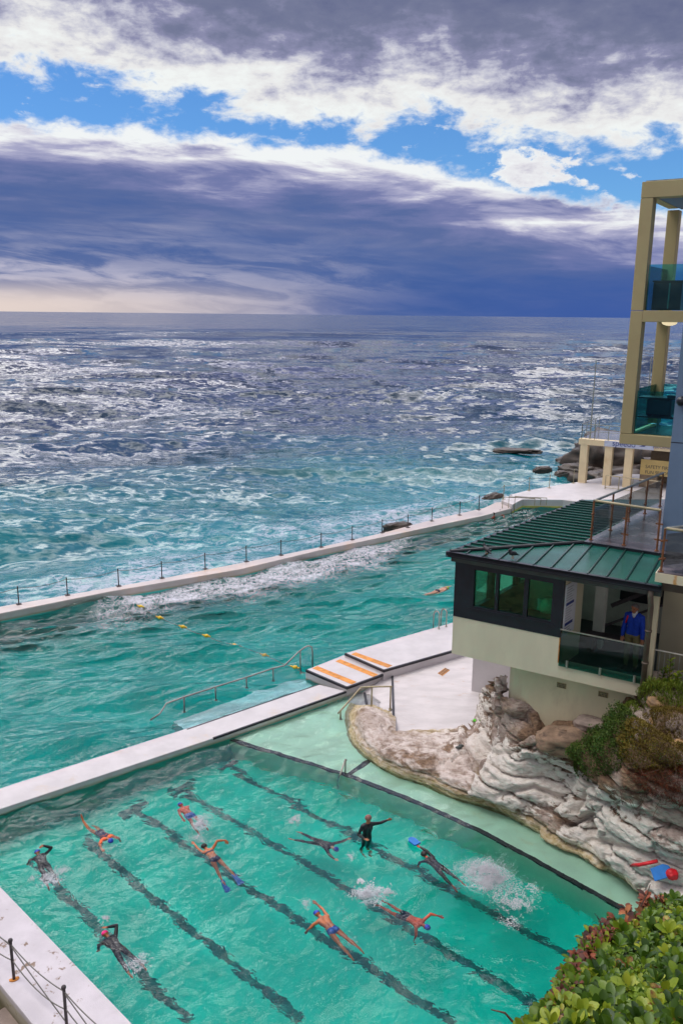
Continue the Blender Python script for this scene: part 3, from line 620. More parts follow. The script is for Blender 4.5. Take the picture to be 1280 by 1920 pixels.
# far end of the long pool
fd = MB(); FE = [P(960,946,.55), P(979,936,.55), P(1055,937,.55)]
fd.prism([xy(P(939,938,.55)), xy(FE[0]), xy(FE[1]), xy(FE[2]), (24.5,47.8), RIGHT_FAR, (38,44), (48,62), (22,64), xy(P(1085,903,.55)), xy(P(1030,912,.55)), xy(P(985,920,.55)), xy(P(950,929,.55))], -2.5, .55)
fdeck = tag(fd.build('pool_deck', M['paint'], bevel=.03), 'far white deck at the end of the ocean pool below the pavilion', 'deck')
tw = MB(); a, b, c = xy(FE[0]), xy(FE[1]), xy(FE[2])
for p, q in ((a, b), (b, c)):
    d = (q-p)/np.linalg.norm(q-p); nn = npv((d[1], -d[0])); tw.prism([p+nn*.004, q+nn*.004, q+nn*.05, p+nn*.05], -.02, .10)
tw.build('tide_line', mat('algae_line', (0.45,0.42,0.10), .6), fdeck)
# ------------------------------------------------------------------ chain fences and handrails
def chain(a, b, sag, n=7):
    a, b = npv(a), npv(b); return [a+(b-a)*t-npv((0, 0, sag*4*t*(1-t))) for t in np.linspace(0, 1, n)]
POSTS = [(36,1133,33),(127,1116,33),(223,1099,33),(304,1084,32),(385,1067,31),(462,1053,31),(527,1041,30),(602,1026,28),(660,1012,27),(716,999,26),(764,989,25),(809,977,26),(861,966,26),(897,956,28),(943,936,27),(991,920,26),(1029,915,25),(1074,906,26)]
tops = []; cf = thing('chain_fence', P(602,1026,.32), 'low chain fence on iron posts along the sea side of the long wall', 'fence')
pb = [np.append(xy(P(-60,1150,.32)), .32)]; 
for i, (x, y, h) in enumerate(POSTS):
    zb = .32 if i < 13 else .55
    p = P(x, y, zb); dep = np.linalg.norm(p-CP); hh = h*dep*.965/FPX
    b = MB(); b.tube([p-npv((0,0,.05)), p+npv((0,0,hh))], .026, 8); b.ball(p+npv((0,0,hh)), .036, 8, 5); b.box(p+npv((0,0,.015)), (.2,.2,.03), .6)
    b.build('post', M['iron'] if i < 14 else M['railwarm'], cf); tops.append(p+npv((0,0,hh*.93)))
tops = [tops[0]+(tops[0]-tops[1])*1.3]+tops
for a, b in zip(tops[:-1], tops[1:]):
    c = MB(); c.tube(chain(a, b, .10), .013, 5); c.build('chain', M['rope'], cf)
# near walkway chain posts
cf = thing('chain_fence', P(27,1832,.18), 'sagging chains between rusty iron posts on the near walkway wall', 'fence')
pp = []
for (x, y, h) in ((27,1836,62), (126,1928,40)):
    p = P(x, y, .18); dep = np.linalg.norm(p-CP); hh = .85
    b = MB(); b.tube([p-npv((0,0,.05)), p+npv((0,0,hh))], .028, 10); b.ball(p+npv((0,0,hh+.01)), .045, 10, 7)
    po = b.build('post', M['iron'], cf, True); pp.append(p)
    r = MB(); rp2 = [(p[0]+.085*rr_*math.cos(t), p[1]+.085*rr_*math.sin(t)) for t, rr_ in zip(np.linspace(0, 6.0, 14), rng.uniform(.5, 1.2, 14))]
    r.prism(rp2, .172, .187); r.build('rust_stain', M['rust'], cf)
d = pp[1]-pp[0]; allp = [pp[0]-d*1.15, pp[0], pp[1], pp[1]+d]
for k in range(3):
    a, b = allp[k], allp[k+1]
    for z0, z1, sg in ((.78,.78,.10), (.74,.12,.02), (.42,.40,.16)):
        c = MB(); c.tube(chain(a+npv((0,0,z0)), b+npv((0,0,z1 if k != 0 else z0)), sg, 10), .012, 6); c.build('chain', M['rope'], cf)
def handrail(name, label, posts, rail, r, m, zt=None, group=None):
    h = thing(name, posts[0][0], label, 'handrail', group)
    b = MB(); b.tube(rail, r, 10); b.build('rail', m, h, True)
    for a, c in posts:
        b = MB(); b.tube([a, c], r*.9, 8); b.tube([a, npv(a)+npv((0,0,.02))], r*2.2, 10); b.build('post', m, h, True)
    return h
# long rail over the sunken step: vertical plane through its posts
def rail_at(pix, ground):  # pix (x, y) on the rail; ground point below it
    p, n = ground; return plane_hit(pix[0], pix[1], p, n)
g0, g1 = P(345,1336,-.25), P(563,1264,-.25); dd_ = g1-g0; nn_ = npv((dd_[1], -dd_[0], 0)); pl = (g0, nn_)
railpts = [rail_at(q, pl) for q in [(282,1350),(300,1338),(312,1319),(345,1307),(404,1288),(462,1270),(512,1253),(533,1248),(560,1222),(572,1213),(578,1211)]]
drop = [railpts[-1], railpts[-1]+npv((.12,.02,-.05)), railpts[-1]+npv((.15,.03,-.25)), np.append(xy(railpts[-1])+npv((.15,.03)), -.3)]
posts = []
for x, y in [(345,1307),(404,1288),(462,1270),(512,1253),(563,1220)]:
    p = rail_at((x, y), pl); posts.append((npv((p[0], p[1], -.3)), p))
handrail('handrail', 'long grey tube handrail beside the divider over the sunken step', posts, railpts+drop, .028, M['rail'])
g0 = P(640,1350,-.2); g1 = P(735,1300,-.0); pl = (P(637,1354,-.2), npv((.5,-1,0)))
q = [P(638,1356,-.2), None, None]
rb = P(676,1332,-.1); rt = rb+npv((0,0,.82)); eb_ = P(731,1330,.14); et = eb_+npv((0,0,.80)); lo_ = P(638,1355,-.2); lt = lo_+npv((0,0,.42)); mid_ = P(696,1331,-.05); mt_ = mid_+npv((0,0,.82))
handrail('handrail', 'short olive handrail on the stained ramp beside the rock', [(lo_, lt), (mid_, mt_), (eb_, et)], [lt+(lt-rt)*.12, lt, rt, mt_, et, et+npv((.05,.02,-.02))], .028, M['railwarm'])
a = P(634,1466,-.2); b = P(647,1456,-.2)
handrail('handrail', 'small bent steel grab rail at the edge of the shallow ledge', [(b, b+npv((0,0,.52)))], [a+npv((-.05,-.1,-.5)), a+npv((0,0,.06)), b+npv((0,0,.55)), b+npv((.02,.02,.5))], .026, M['steel'])
for k, (x, y) in enumerate(((822,1179), (836,1175))):
    p = P(x, y, .48); dirw = npv((-.61, .79, 0))
    handrail('grab_rail', ['bent steel grab rail on deck edge, further from the kiosk', 'bent steel grab rail on deck edge, closer to the kiosk'][k], [(p, p+npv((0,0,.55)))],
        [p+npv((0,0,.5)), p+npv((0,0,.62)), p+dirw*.08+npv((0,0,.70)), p+dirw*.22+npv((0,0,.68)), p+dirw*.30+npv((0,0,.55)), p+dirw*.33+npv((0,0,-.6))], .024, M['steel'], group='grab rails of the deck ladder')
# ladder rails at far corner
p0, p1 = P(941,953,.32), P(962,951,.32); p2 = P(985,938,.55)
h = thing('handrail', p0, 'olive step rails at the far corner of the ocean pool', 'handrail')
for k in range(3):
    o_ = npv((.35,.1,0))*k*1.2
    b = MB(); b.tube([p0+o_+npv((0,0,-.4)), p0+o_+npv((0,0,.75)), p0+o_+npv((2.2,.5,.55)), p0+o_+npv((2.2,.5,.1))], .03, 8); b.build('rail', M['railwarm'], h)
# lane buoys
by = [(264,1137),(300,1158),(343,1175),(387,1192),(439,1210),(496,1229),(553,1251)]
for i, (x, y) in enumerate(by):
    p = P(x, y, .04); b = MB(); b.ball(p, .085, 14, 9, (1.15, .95, .85)); b.tube([p+npv((.1,-.06,.0)), p+npv((.17,-.09,.01))], .03, 8); b.tube([p-npv((.1,-.06,.0)), p-npv((.17,-.09,-.01))], .03, 8)
    tag(b.build('lane_buoy', M['yellow'], smooth=True), ['yellow float farthest out, deep in the white foam', 'yellow float at the edge of the foam, second from the sea wall', 'yellow float third from the sea wall', 'yellow float midway along the float line', 'yellow float third from the deck end of its line', 'yellow float second from the deck end of its line', 'yellow float nearest the deck steps and handrail'][i], 'float', 'floats on the line across the ocean pool')
r = MB(); pts = []
for (x, y) in [(225,1120)]+by+[(572,1262)]: pts.append(P(x, y, .035))
fine = []
for a, b in zip(pts[:-1], pts[1:]): fine += [a+(b-a)*t-npv((0,0,.05*math.sin(math.pi*t))) for t in np.linspace(0, 1, 6)[:-1]]
r.tube(fine+[pts[-1]], .012, 5); tag(r.build('float_rope', M['rope']), 'thin rope carrying the yellow floats across the ocean pool', 'rope')

# ------------------------------------------------------------------ kiosk
ZB = 3.73
K0, K1 = P(846,1225,ZB), P(1197,1306,ZB); ku = K1-K0; KL = np.linalg.norm(ku[:2]); ku = npv((ku[0], ku[1], 0)); ku /= np.linalg.norm(ku)
kn = npv((-ku[1], ku[0], 0)); kn = kn if kn[1] > 0 else -kn     # inwards
kw = npv((.627, .779, 0))
def KP(x, y, off=0.0):
    h = plane_hit(x, y, K0+kn*off, kn); return float((h-K0)@ku), float(h[2])
def KS(s, z, off=0.0): return npv((K0[0], K0[1], 0))+ku*s+kn*off+npv((0, 0, z))
ZE = KP(1040,1068,-.14)[1]
kio = thing('kiosk', (K0+K1)/2, 'cream and charcoal kiosk with green metal roof overhanging the rocks', 'building')
sP = KP(1047,1240)[0]; zP = KP(848,1154)[1]                     # end of the panel, top of the panel
def kbox(s0, s1, z0, z1, o0, o1): return MB().obox(KS(s0, z0, o0), ku*(s1-s0), kn*(o1-o0), npv((0, 0, z1-z0)))
kbox(0, sP, ZB, zP, 0, .18).build('wall', M['render2'], kio)
zS = KP(1046,1243)[1]
kbox(sP, KL, ZB, zS, .006, .25).build('balcony_slab', M['slab'], kio)
kbox(.02, KL, ZB-.004, ZB+.2, .26, 5.5).build('slab', M['render'], kio)
kbox(.2, KL+1.5, 3.84, 3.95, .27, 5.4).build('floor', M['floor_in'], kio)
b = kbox(sP-.03, sP+.0, zP*.0+zS+.01, zP, -.012, .03); b.build('rusty_edge', M['rust'], kio)
# window wall
wx = [KP(888,1100)[0], KP(928,1100)[0], KP(934,1100)[0], KP(982,1100)[0], KP(990,1100)[0], KP(1036,1100)[0]]
zw0, zw1 = KP(930,1145)[1]+.0, KP(930,1075)[1]; sE = KP(1053,1150)[0]
fr = MB()
for s0, s1, z0, z1 in [(0, wx[0], zP, ZE-.02), (wx[5], sE, zP, ZE-.02), (wx[0], wx[5], zP, zw0), (wx[0], wx[5], zw1, ZE-.02)]:
    fr.obox(KS(s0, z0, -.01), ku*(s1-s0), kn*.14, npv((0, 0, z1-z0)))
win = fr.build('window', M['dkframe'], kio)
ml = MB()
for s0, s1 in ((wx[1], wx[2]), (wx[3], wx[4])): ml.obox(KS(s0, zw0, .0), ku*(s1-s0), kn*.11, npv((0, 0, zw1-zw0)))
ml.obox(KS(wx[0]-.12, zw0-.10, -.035), ku*(wx[5]-wx[0]+.2), kn*.03, npv((0, 0, .05)))
ml.build('mullion', M['dkframe'], win)
for s0, s1 in ((wx[0], wx[1]), (wx[2], wx[3]), (wx[4], wx[5])):
    kbox(s0, s1, zw0, zw1, .05, .06).build('pane', M['gl_green'], win)
# left wall with windows towards the pool
lfm = MB(); LLEN = 6.0
def KW(t, z, off=0.0): return npv((K0[0], K0[1], 0))+kw*t+ku*off+npv((0, 0, z))
lfm.obox(KW(.15, ZB, .0), kw*LLEN, ku*.16, npv((0, 0, .95+.15))); lfm.obox(KW(.15, 6.0, 0), kw*LLEN, ku*.16, npv((0, 0, .31)))
for t in (.15, 1.75, 3.3, 4.9, 6.0): lfm.obox(KW(t, ZB+1.1, .0), kw*.16, ku*.16, npv((0, 0, 6.0-ZB-1.1)))
sw = lfm.build('side_wall', M['dkframe'], kio)
for t in (.31, 1.91, 3.46, 5.06): MB().obox(KW(t, ZB+1.1, .07), kw*1.38, ku*.01, npv((0, 0, 6.0-ZB-1.1))).build('pane', M['gl_clear'], sw)
# partition, back wall, sign, posts, bench
pt0 = KS(sE-.02, 3.95, .05); MB().obox(pt0, kw*1.25, ku*-.12, npv((0, 0, ZE-3.97))).build('partition', M['render'], kio)
sg = MB(); s0 = pt0+kw*.10+ku*.004+npv((0,0,.82)); sg.obox(s0, kw*.66, ku*.02, npv((0,0,1.34))); sign = sg.build('notice_board', M['sign_white'], kio)
ink = MB()
for k in range(19):
    z = 1.24-.066*k
    if k in (7, 15): MB().obox(s0+kw*.06+ku*.021+npv((0,0,z)), kw*.46, ku*.002, npv((0,0,.075))).build('heading', M['ink_blue'], sign); continue
    ink.obox(s0+kw*.06+ku*.021+npv((0,0,z)), kw*(.46 if k in (7, 15) else (.28+.22*random.random())), ku*.002, npv((0,0,.075 if k in (7, 15) else .014)))
ink.build('print', M['ink_grey'], sign)
bw = KS(sE-.6, 3.95, 3.6)
MB().obox(KS(.3, 3.95, 3.9), ku*(KL+1.6), kn*.12, npv((0,0,2.36))).build('back_wall', M['room'], kio)
wb = MB(); bq = KS(sE+.55, 4.75, 3.87); wb.obox(bq, ku*1.5, kn*.02, npv((0,0,1.5))); wb2 = wb.build('window', M['dkframe'], kio)
MB().obox(bq+ku*.06-kn*.006+npv((0,0,.06)), ku*1.38, kn*.004, npv((0,0,1.38))).build('pane', M['dark'], wb2)
st_ = MB(); st_.obox(KS(sE+.32, 3.95, 1.9), ku*.26, kn*.26, npv((0,0,2.36))); st_.build('column', M['room'], kio)
st_ = MB(); st_.obox(KS(sE+2.05, 3.95, 3.0), ku*.14, kn*.14, npv((0,0,2.36))); st_.build('column', M['room'], kio)
st_ = MB(); st_.bar(KS(sE+.6, 4.95, 2.6), KS(sE+2.3, 5.85, 3.6), .06, .10); st_.bar(KS(sE+.3, 4.35, 2.2), KS(sE+2.5, 5.4, 3.4), .05, .05); st_.build('stair_rail', M['iron'], kio)
bn = MB(); bn.obox(KS(sE+.2, 4.36, 1.5), ku*1.7, kn*.42, npv((0,0,.06)))
for s_ in (.35, 1.6): bn.obox(KS(sE+.2+s_-.15, 3.95, 1.56), ku*.08, kn*.3, npv((0,0,.41)))
tag(bn.build('bench', M['iron']), 'long dark bench on the kiosk balcony behind the glass', 'bench')
# post at right of the opening and the downpipe
sR = KP(1214,1180)[0]
kbox(sR+.02, sR+.16, 3.95, ZE-.03, .10, .24).build('post', M['render'], kio)
# beam and gutter along the eave
EL_ = KP(1240,1098,-.14)[0]; E0, E1 = KS(KP(843,1038,-.14)[0], ZE, -.14), KS(EL_, ZE, -.14)
kbox(-.10, EL_, ZE-.26, ZE-.02, -.06, .02).build('beam', M['gutter'], kio)
gt = MB(); gt.obox(KS(-.2, ZE-.08, -.20), ku*(EL_+.2), kn*.13, npv((0,0,.10))); gt.obox(KS(-.2, ZE-.11, -.215), ku*(EL_+.2), kn*.012, npv((0,0,.025))); gt.build('gutter', M['dkframe'], kio)
dp = MB(); q0 = KS(KP(1221,1110)[0], ZE-.1, -.13); q1 = KS(KP(1221,1110)[0]+.02, ZE-.55, -.05); qb = npv((q1[0], q1[1], 3.0))
dp.tube([q0, q0-npv((0,0,.18)), q1, qb], .065, 12)
for z in (5.4, 4.6, 3.9): dp.tube([npv((q1[0], q1[1], z)), npv((q1[0], q1[1], z+.05))], .08, 12)
tag(dp.build('downpipe', M['pipe'], smooth=True), 'brown downpipe running down the right corner of the kiosk', 'downpipe')
# roof
T0, T1 = P(1093,1019,6.58), P(1240,1042,6.58); TB = P(1234,945,6.58); E2 = P(1093,937,ZE); 
rf = MB(); rf.slabpoly([E0, E1, T1, T0], .05); roof = rf.build('roof', M['roof'], kio)
rf = MB(); TB2 = P(1250,936,6.58); rf.slabpoly([E0, T0, TB, TB2, E2], .05); rf.build('roof_sheet', M['roof'], roof)
def clipline(p, d, poly):
    ts = []; n = len(poly)
    for i in range(n):
        a, b = poly[i], poly[(i+1) % n]; e = b[:2]-a[:2]; den = d[0]*e[1]-d[1]*e[0]
        if abs(den) < 1e-9: continue
        w_ = a[:2]-p[:2]; t = (w_[0]*e[1]-w_[1]*e[0])/den; u_ = (w_[0]*d[1]-w_[1]*d[0])/den
        if 0 <= u_ <= 1: ts.append((t, a+(b-a)*u_))
    ts.sort(key=lambda q: q[0]); return (ts[0][1], ts[-1][1]) if len(ts) >= 2 else None
sm_ = MB(); fp = [E0, E1, T1, T0]
sdirf = T0-P(1050,1066,ZE); sdirf = sdirf/np.linalg.norm(sdirf[:2])
for k in range(1, 16):
    r_ = clipline(E0+ku*(.44*k), sdirf, fp)
    if r_: sm_.bar(r_[0]+npv((0,0,.018)), r_[1]+npv((0,0,.018)), .03, .045)
lp = [E0, T0, TB, TB2, E2]
e2d = E2-E0; LE = np.linalg.norm(e2d)
for k in range(1, 24):
    r_ = clipline(E0+e2d*(k/24), ku, lp)
    if r_: sm_.bar(r_[0]+npv((0,0,.022)), r_[1]+npv((0,0,.022)), .035, .055)
sm_.build('seam', M['seam'], roof)
hp = MB(); hp.tube([E0+npv((0,0,.03)), T0+npv((0,0,.04))], .05, 8); hp.build('ridge_cap', M['dkframe'], roof)
ef = MB(); ef.bar(E0+npv((-.02,0,-.06)), E2+npv((0,0,-.06)), .10, .14); ef.bar(E0-kn*.03+npv((0,0,-.01)), E1-kn*.03+npv((0,0,-.01)), .06, .07); ef.build('fascia', M['dkframe'], kio)
# support below: curved wall, inner pier, vents
cw = MB(); prof = []
for t in np.linspace(0, math.pi/2, 10): prof.append(KS(1.72+.75*(1-math.sin(t)), 0, .95-.55*math.cos(t)*1.0+0*t))
c0 = KP(940,1300, .45)[0]
pr = [KS(c0, 0, 2.6)]+[KS(c0+.75*(1-math.cos(t)), 0, 1.15-.75*math.sin(t)) for t in np.linspace(0, math.pi/2, 12)]+[KS(KL+.9, 0, .40), KS(KL+.9, 0, 2.6)]
cw.prism(pr, .6, ZB-.01); sup = cw.build('curved_base', M['render'], kio, False)
for px, py in ((1052,1285), (1130,1302)):
    s_, z_ = KP(px, py, .40); v = MB(); v.obox(KS(s_-.12, z_-.07, .385), ku*.24, kn*.02, npv((0,0,.14))); vo = v.build('vent', M['vent'], sup)
    v = MB()
    for i in range(6):
        for j in range(3): v.obox(KS(s_-.105+.036*i, z_-.055+.04*j, .382), ku*.024, kn*.004, npv((0,0,.028)))
    v.build('vent_hole', M['ink_dark'], vo)
pr_ = P(908,1296,.15); b = MB(); b.obox(P(883,1297,.1), ku*1.35, kn*2.2, npv((0,0,3.6))); b.build('pier', M['paint'], kio)
# balcony glass
gz0, gz1 = zS-.06, KP(1055,1181)[1]; gs0, gs1 = KP(1050,1200)[0], KP(1213,1215)[0]
gb = thing('glass_balustrade', KS((gs0+gs1)/2, zS, 0), 'grey green glass balustrade in front of the man on the kiosk balcony', 'balustrade')
kbox(gs0, gs1, gz0, gz1, -.03, -.018).build('pane', M['gl_bal'], gb)
kbox(gs0-.01, gs1+.01, gz1, gz1+.025, -.04, -.005).build('rail', M['steel'], gb)
for px in (1063, 1126, 1192):
    s_ = KP(px, 1240)[0]; b = MB(); b.tube([KS(s_, zS-.07, -.035), KS(s_, zS+.12, -.035)], .03, 10); b.build('clamp', M['steel'], gb)
# terrace above the kiosk
ter = thing('terrace', (T0+T1)/2, 'wet grey decked terrace on top of the kiosk roof', 'terrace')
b = MB(); b.slabpoly([T0+npv((0,0,.06)), T1+npv((.3,-.2,.06)), T1+ku*2+kn*3+npv((0,0,.06)), TB+npv((.6,.8,.06)), TB+npv((0,0,.06))], .22); b.build('deck', M['decking'], ter)
b = MB(); b.bar(T0-kn*.03+npv((0,0,-.05)), T1-kn*.03+npv((.3,-.2,-.05)), .05, .24); b.build('fascia', M['dkframe'], ter)
def glassrail(name, label, pts, npost, hgt, offs, zb):
    g = thing(name, pts[0], label, 'railing')
    for (a, b), n_, sk in zip(zip(pts[:-1], pts[1:]), npost, offs):
        a, b = npv(a), npv(b)
        for k in range(n_):
            t = k/(n_-1) if n_ > 1 else 0
            if k == 0 and sk: continue
            p = a+(b-a)*t; c = MB(); c.tube([p, p+npv((0,0,hgt))], .028, 8); c.tube([p, p+npv((0,0,.02))], .06, 8); c.build('post', M['bronze'], g)
            d = (b-a)/np.linalg.norm(b-a)
            for zz_ in (.3, .72): 
                c = MB(); c.bar(p-d*.09+npv((0,0,zz_)), p+d*.09+npv((0,0,zz_)), .03, .04); c.build('glass_clip', M['bronze'], g)
        d = b-a; nseg = n_-1
        for k in range(nseg):
            p, q_ = a+d*(k/nseg), a+d*((k+1)/nseg); e = (q_-p)/np.linalg.norm(q_-p)
            c = MB(); c.bar(p+e*.07+npv((0,0,.5)), q_-e*.07+npv((0,0,.5)), .012, .74); c.build('pane', M['gl_clear'], g)
        c = MB(); c.tube([a+npv((0,0,hgt)), b+npv((0,0,hgt))], .035, 8); c.build('rail', M['railwarm'] if sk else M['rail'], g)
up = npv((0,0,.06))
R0 = P(1107,1012,6.64); R1 = P(1230,1033,6.64); RB = P(1232,951,6.64); RB = R0+(RB-R0)*1.04
glassrail('glass_railing', 'bronze posted glass railing with steel top rail around the terrace', [RB, R0, R1], [5, 3], 1.08, [0, 1], 0) if False else None
g1_ = glassrail('glass_railing', 'bronze posted glass railing with steel top rail around the terrace', [R0, RB], [5], 1.08, [0], 0)
g2_ = glassrail('glass_railing', 'bronze posted glass railing along the front edge of the terrace', [R0+npv((.04,0,0)), R1], [3], 1.08, [1], 0)
# right edge balcony
ZBAL = 6.95; B0 = P(1228,1072,ZBAL); B1 = B0+ku*3.5
bal = thing('balcony', B0, 'rust stained balcony slab with dark floor at the right edge', 'balcony')
b = MB(); b.prism([xy(B0), xy(B1), xy(B1+kn*3), xy(B0+kn*1.2)], ZBAL-.23, ZBAL-.02); b.build('slab', M['slab'], bal)
b = MB(); b.prism([xy(B0+ku*.03+kn*.02), xy(B1), xy(B1+kn*3), xy(B0+kn*1.2)], ZBAL-.016, ZBAL); b.build('deck', M['decking'], bal)
Bc = B0+ku*.10+kn*.08; glassrail('glass_railing', 'glass railing with bronze posts on the balcony at the right edge', [Bc+kn*1.6+ku*1.2, Bc], [3], 1.0, [0], 0)
glassrail('glass_railing', 'front glass railing of the rust stained balcony at the right edge', [Bc+npv((.03,0,0)), Bc+ku*3.2], [4], 1.0, [1], 0)
b = MB(); b.obox(KS(KP(1215,1110)[0], ZE-.25, .1), ku*1.5, kn*.9, npv((0,0,-.45))); 
b2 = MB(); b2.obox(B0+kn*.45+ku*.1+npv((0,0,-.55)), ku*3.2, kn*.2, npv((0,0,.31))); b2.build('beam', M['pipe'], bal)
# wall and fence to the right of the kiosk
aw = thing('side_building', KS(KL+1.2, 3, 1.2), 'olive beige building wall behind the barred railing', 'building')
MB().obox(KS(KL+.12, 2.4, 1.3), ku*5, kn*.3, npv((0,0,4.0))).build('wall', M['olive_wall'], aw)
MB().obox(KS(KL+.12, 2.4, 1.27), ku*5, kn*.028, npv((0,0,1.4))).build('dark_band', M['dkframe'], aw)  # dark band over the lower part of the wall
MB().obox(KS(KL+1.15, 4.1, 1.285), ku*.05, kn*.012, npv((0,0,1.2))).build('joint', M['dkframe'], aw)
MB().obox(KS(KL+.05, 3.2, .25), ku*5, kn*1.05, npv((0,0,.1))).build('landing', M['dkframe'], aw)
bf = thing('bar_railing', KS(KL+.3, 3.3, .2), 'thin barred steel railing right of the downpipe', 'railing')
ra, rb2 = KP(1226,1218, .2), KP(1282,1232, .2)
zt, zl = ra[1], KP(1226,1282, .2)[1]
b = MB(); b.tube([KS(ra[0]-.1, zt, .2), KS(ra[0]+4, zt, .2)], .025, 8); b.build('rail', M['steel'], bf)
b = MB(); b.tube([KS(ra[0]-.1, zl, .2), KS(ra[0]+4, zl, .2)], .02, 8); b.build('rail', M['steel'], bf)
for k in range(22):
    b = MB(); b.tube([KS(ra[0]+.02+.11*k, zl-.04, .2), KS(ra[0]+.02+.11*k, zt, .2)], .008, 6); b.build('bar', M['rail'], bf)

# ------------------------------------------------------------------ tower building
tow = thing('apartment_tower', P(1236,1030,6.6), 'blue grey wall and beige framed balconies rising behind the terrace', 'building')
WB = P(1236,1031,6.64); 
b = MB(); b.obox(npv((WB[0], WB[1], 6.3)), ku*7, kn*4.0, npv((0,0,12.1))); bwall = b.build('wall', M['bluewall'], tow)
for z in (9.45, 12.62):
    MB().obox(npv((WB[0], WB[1], z))-kn*.003-ku*.003, ku*7, kn*.02, npv((0,0,.02))).build('joint', M['dkframe'], bwall)
wl_ = plane_hit(1279, 751, WB, kn); b = MB(); b.tube([wl_, wl_-kn*.22], .12, 14); b.ball(wl_-kn*.22, .12, 12, 7); b.build('wall_lamp', M['dkframe'], bwall, True)
TD = 23.2; F0 = Q(1203,341,TD); 
tu = ku.copy(); tw_ = npv((.56, .83, 0))
ztop = F0[2]; zmid1 = plane_hit(1184,582,F0,kn)[2]; zbot1 = plane_hit(1163,812,F0,kn)[2]; zbot0 = plane_hit(1163,830,F0,kn)[2]
LW_ = .34; TL = 3.1; TW = 4.2
def fbox(s0, s1, t0, t1, z0, z1): return MB().obox(npv((F0[0], F0[1], z0))+tu*s0+tw_*t0, tu*(s1-s0), tw_*(t1-t0), npv((0,0,z1-z0)))
cols = [(0,0), (0,TL)]
for (s_, t_) in cols:
    fbox(s_, s_+LW_, t_, t_+LW_*1.15, zbot1, zmid1-.012).build('frame_post', M['beige'], tow, bevel=.012)
    fbox(s_, s_+LW_, t_, t_+LW_*1.15, zmid1, ztop-.44).build('frame_post', M['beige'], tow, bevel=.012)
for z0, z1 in ((zbot0-.03, zbot1-.012), (zmid1-.32, zmid1+.0), (ztop-.43, ztop)):
    b = fbox(LW_*0+(0 if z0 == ztop-.43 or z0 < zbot1-.2 and z0 == zbot0-.03 else LW_), TW, 0, LW_*1.15, z0, z1)
    b.build('frame_beam', M['beige'], tow, bevel=.012)
    fbox(.03, LW_-.03, LW_*1.15, TL, z0+.03, z1-.02).build('frame_beam', M['beige'], tow)
fbox(LW_, TW, LW_*1.15, TL+.3, ztop-.40, ztop-.30).build('soffit', M['bluewall'], tow)
fbox(.06, TW, LW_*.5, TL+.4, ztop+.002, ztop+.05).build('roof', M['rail'], tow)
fbox(LW_, TW, LW_*1.15, TL, zmid1-.16, zmid1-.04).build('floor_slab', M['render'], tow)
fbox(LW_, TW, LW_*1.15, TL, zbot0+.05, zbot1-.05).build('floor_slab', M['floor_in'], tow)
for zf in (zmid1, zbot1):
    bl = thing('glass_balustrade', npv((F0[0], F0[1], zf))+tu*.2, 'teal glass balustrade of the %s tower balcony' % ('upper' if zf == zmid1 else 'lower'), 'balustrade')
    fbox(LW_+.02, TW, .16, .172, zf+.01, zf+1.28).build('pane', M['gl_teal'], bl)
    fbox(.16, .172, LW_*1.15+.02, TL, zf+.01, zf+1.28).build('pane', M['gl_teal'], bl)
    fbox(LW_, TW, TL+.3, TL+.312, zf+.01, zf+1.28).build('pane', M['gl_teal'], bl) if zf == zbot1 else None
cab = thing('storage_cabinet', npv((F0[0], F0[1], zmid1))+tu*.8+tw_*.8, 'dark boxy cabinet behind glass on the upper tower balcony', 'cabinet')
fbox(.42, 1.22, .55, 1.2, zmid1+.02, zmid1+.80).build('body', M['dkplastic'], cab, bevel=.02)
fbox(.40, 1.24, .53, 1.22, zmid1+.81, zmid1+.85).build('lid', M['dkframe'], cab)
fbox(.86, .90, .535, .548, zmid1+.06, zmid1+.78).build('handle', M['rail'], cab)
bq = thing('barbecue', npv((F0[0], F0[1], zbot1))+tu*.8+tw_*.8, 'covered black barbecue with side shelf on the lower tower balcony', 'barbecue')
fbox(.55, 1.25, .55, 1.05, zbot1+.52, zbot1+1.02).build('hood', M['dkplastic'], bq, bevel=.05)
fbox(.30, 1.45, .50, 1.1, zbot1+1.03, zbot1+1.07).build('side_shelf', M['dkframe'], bq)
fbox(.30, 1.45, .50, 1.1, zbot1+.46, zbot1+.50).build('bottom_shelf', M['dkframe'], bq)
for s_ in (.85, 1.3): fbox(s_, s_+.06, .75, .81, zbot1, zbot1+.46).build('leg', M['rail'], bq)
fbox(1.1, 1.5, .6, 1.0, zbot1+1.075, zbot1+1.15).build('lid', M['dkplastic'], bq)
lq = plane_hit(1254,606,F0+kn*1.0,kn); b = MB(); b.ball((lq[0], lq[1], zmid1-.33), .22, 16, 8, (1,1,.45)); tag(b.build('ceiling_lamp', M['lamp'], smooth=True), 'round glowing ceiling lamp under the upper tower balcony', 'lamp')

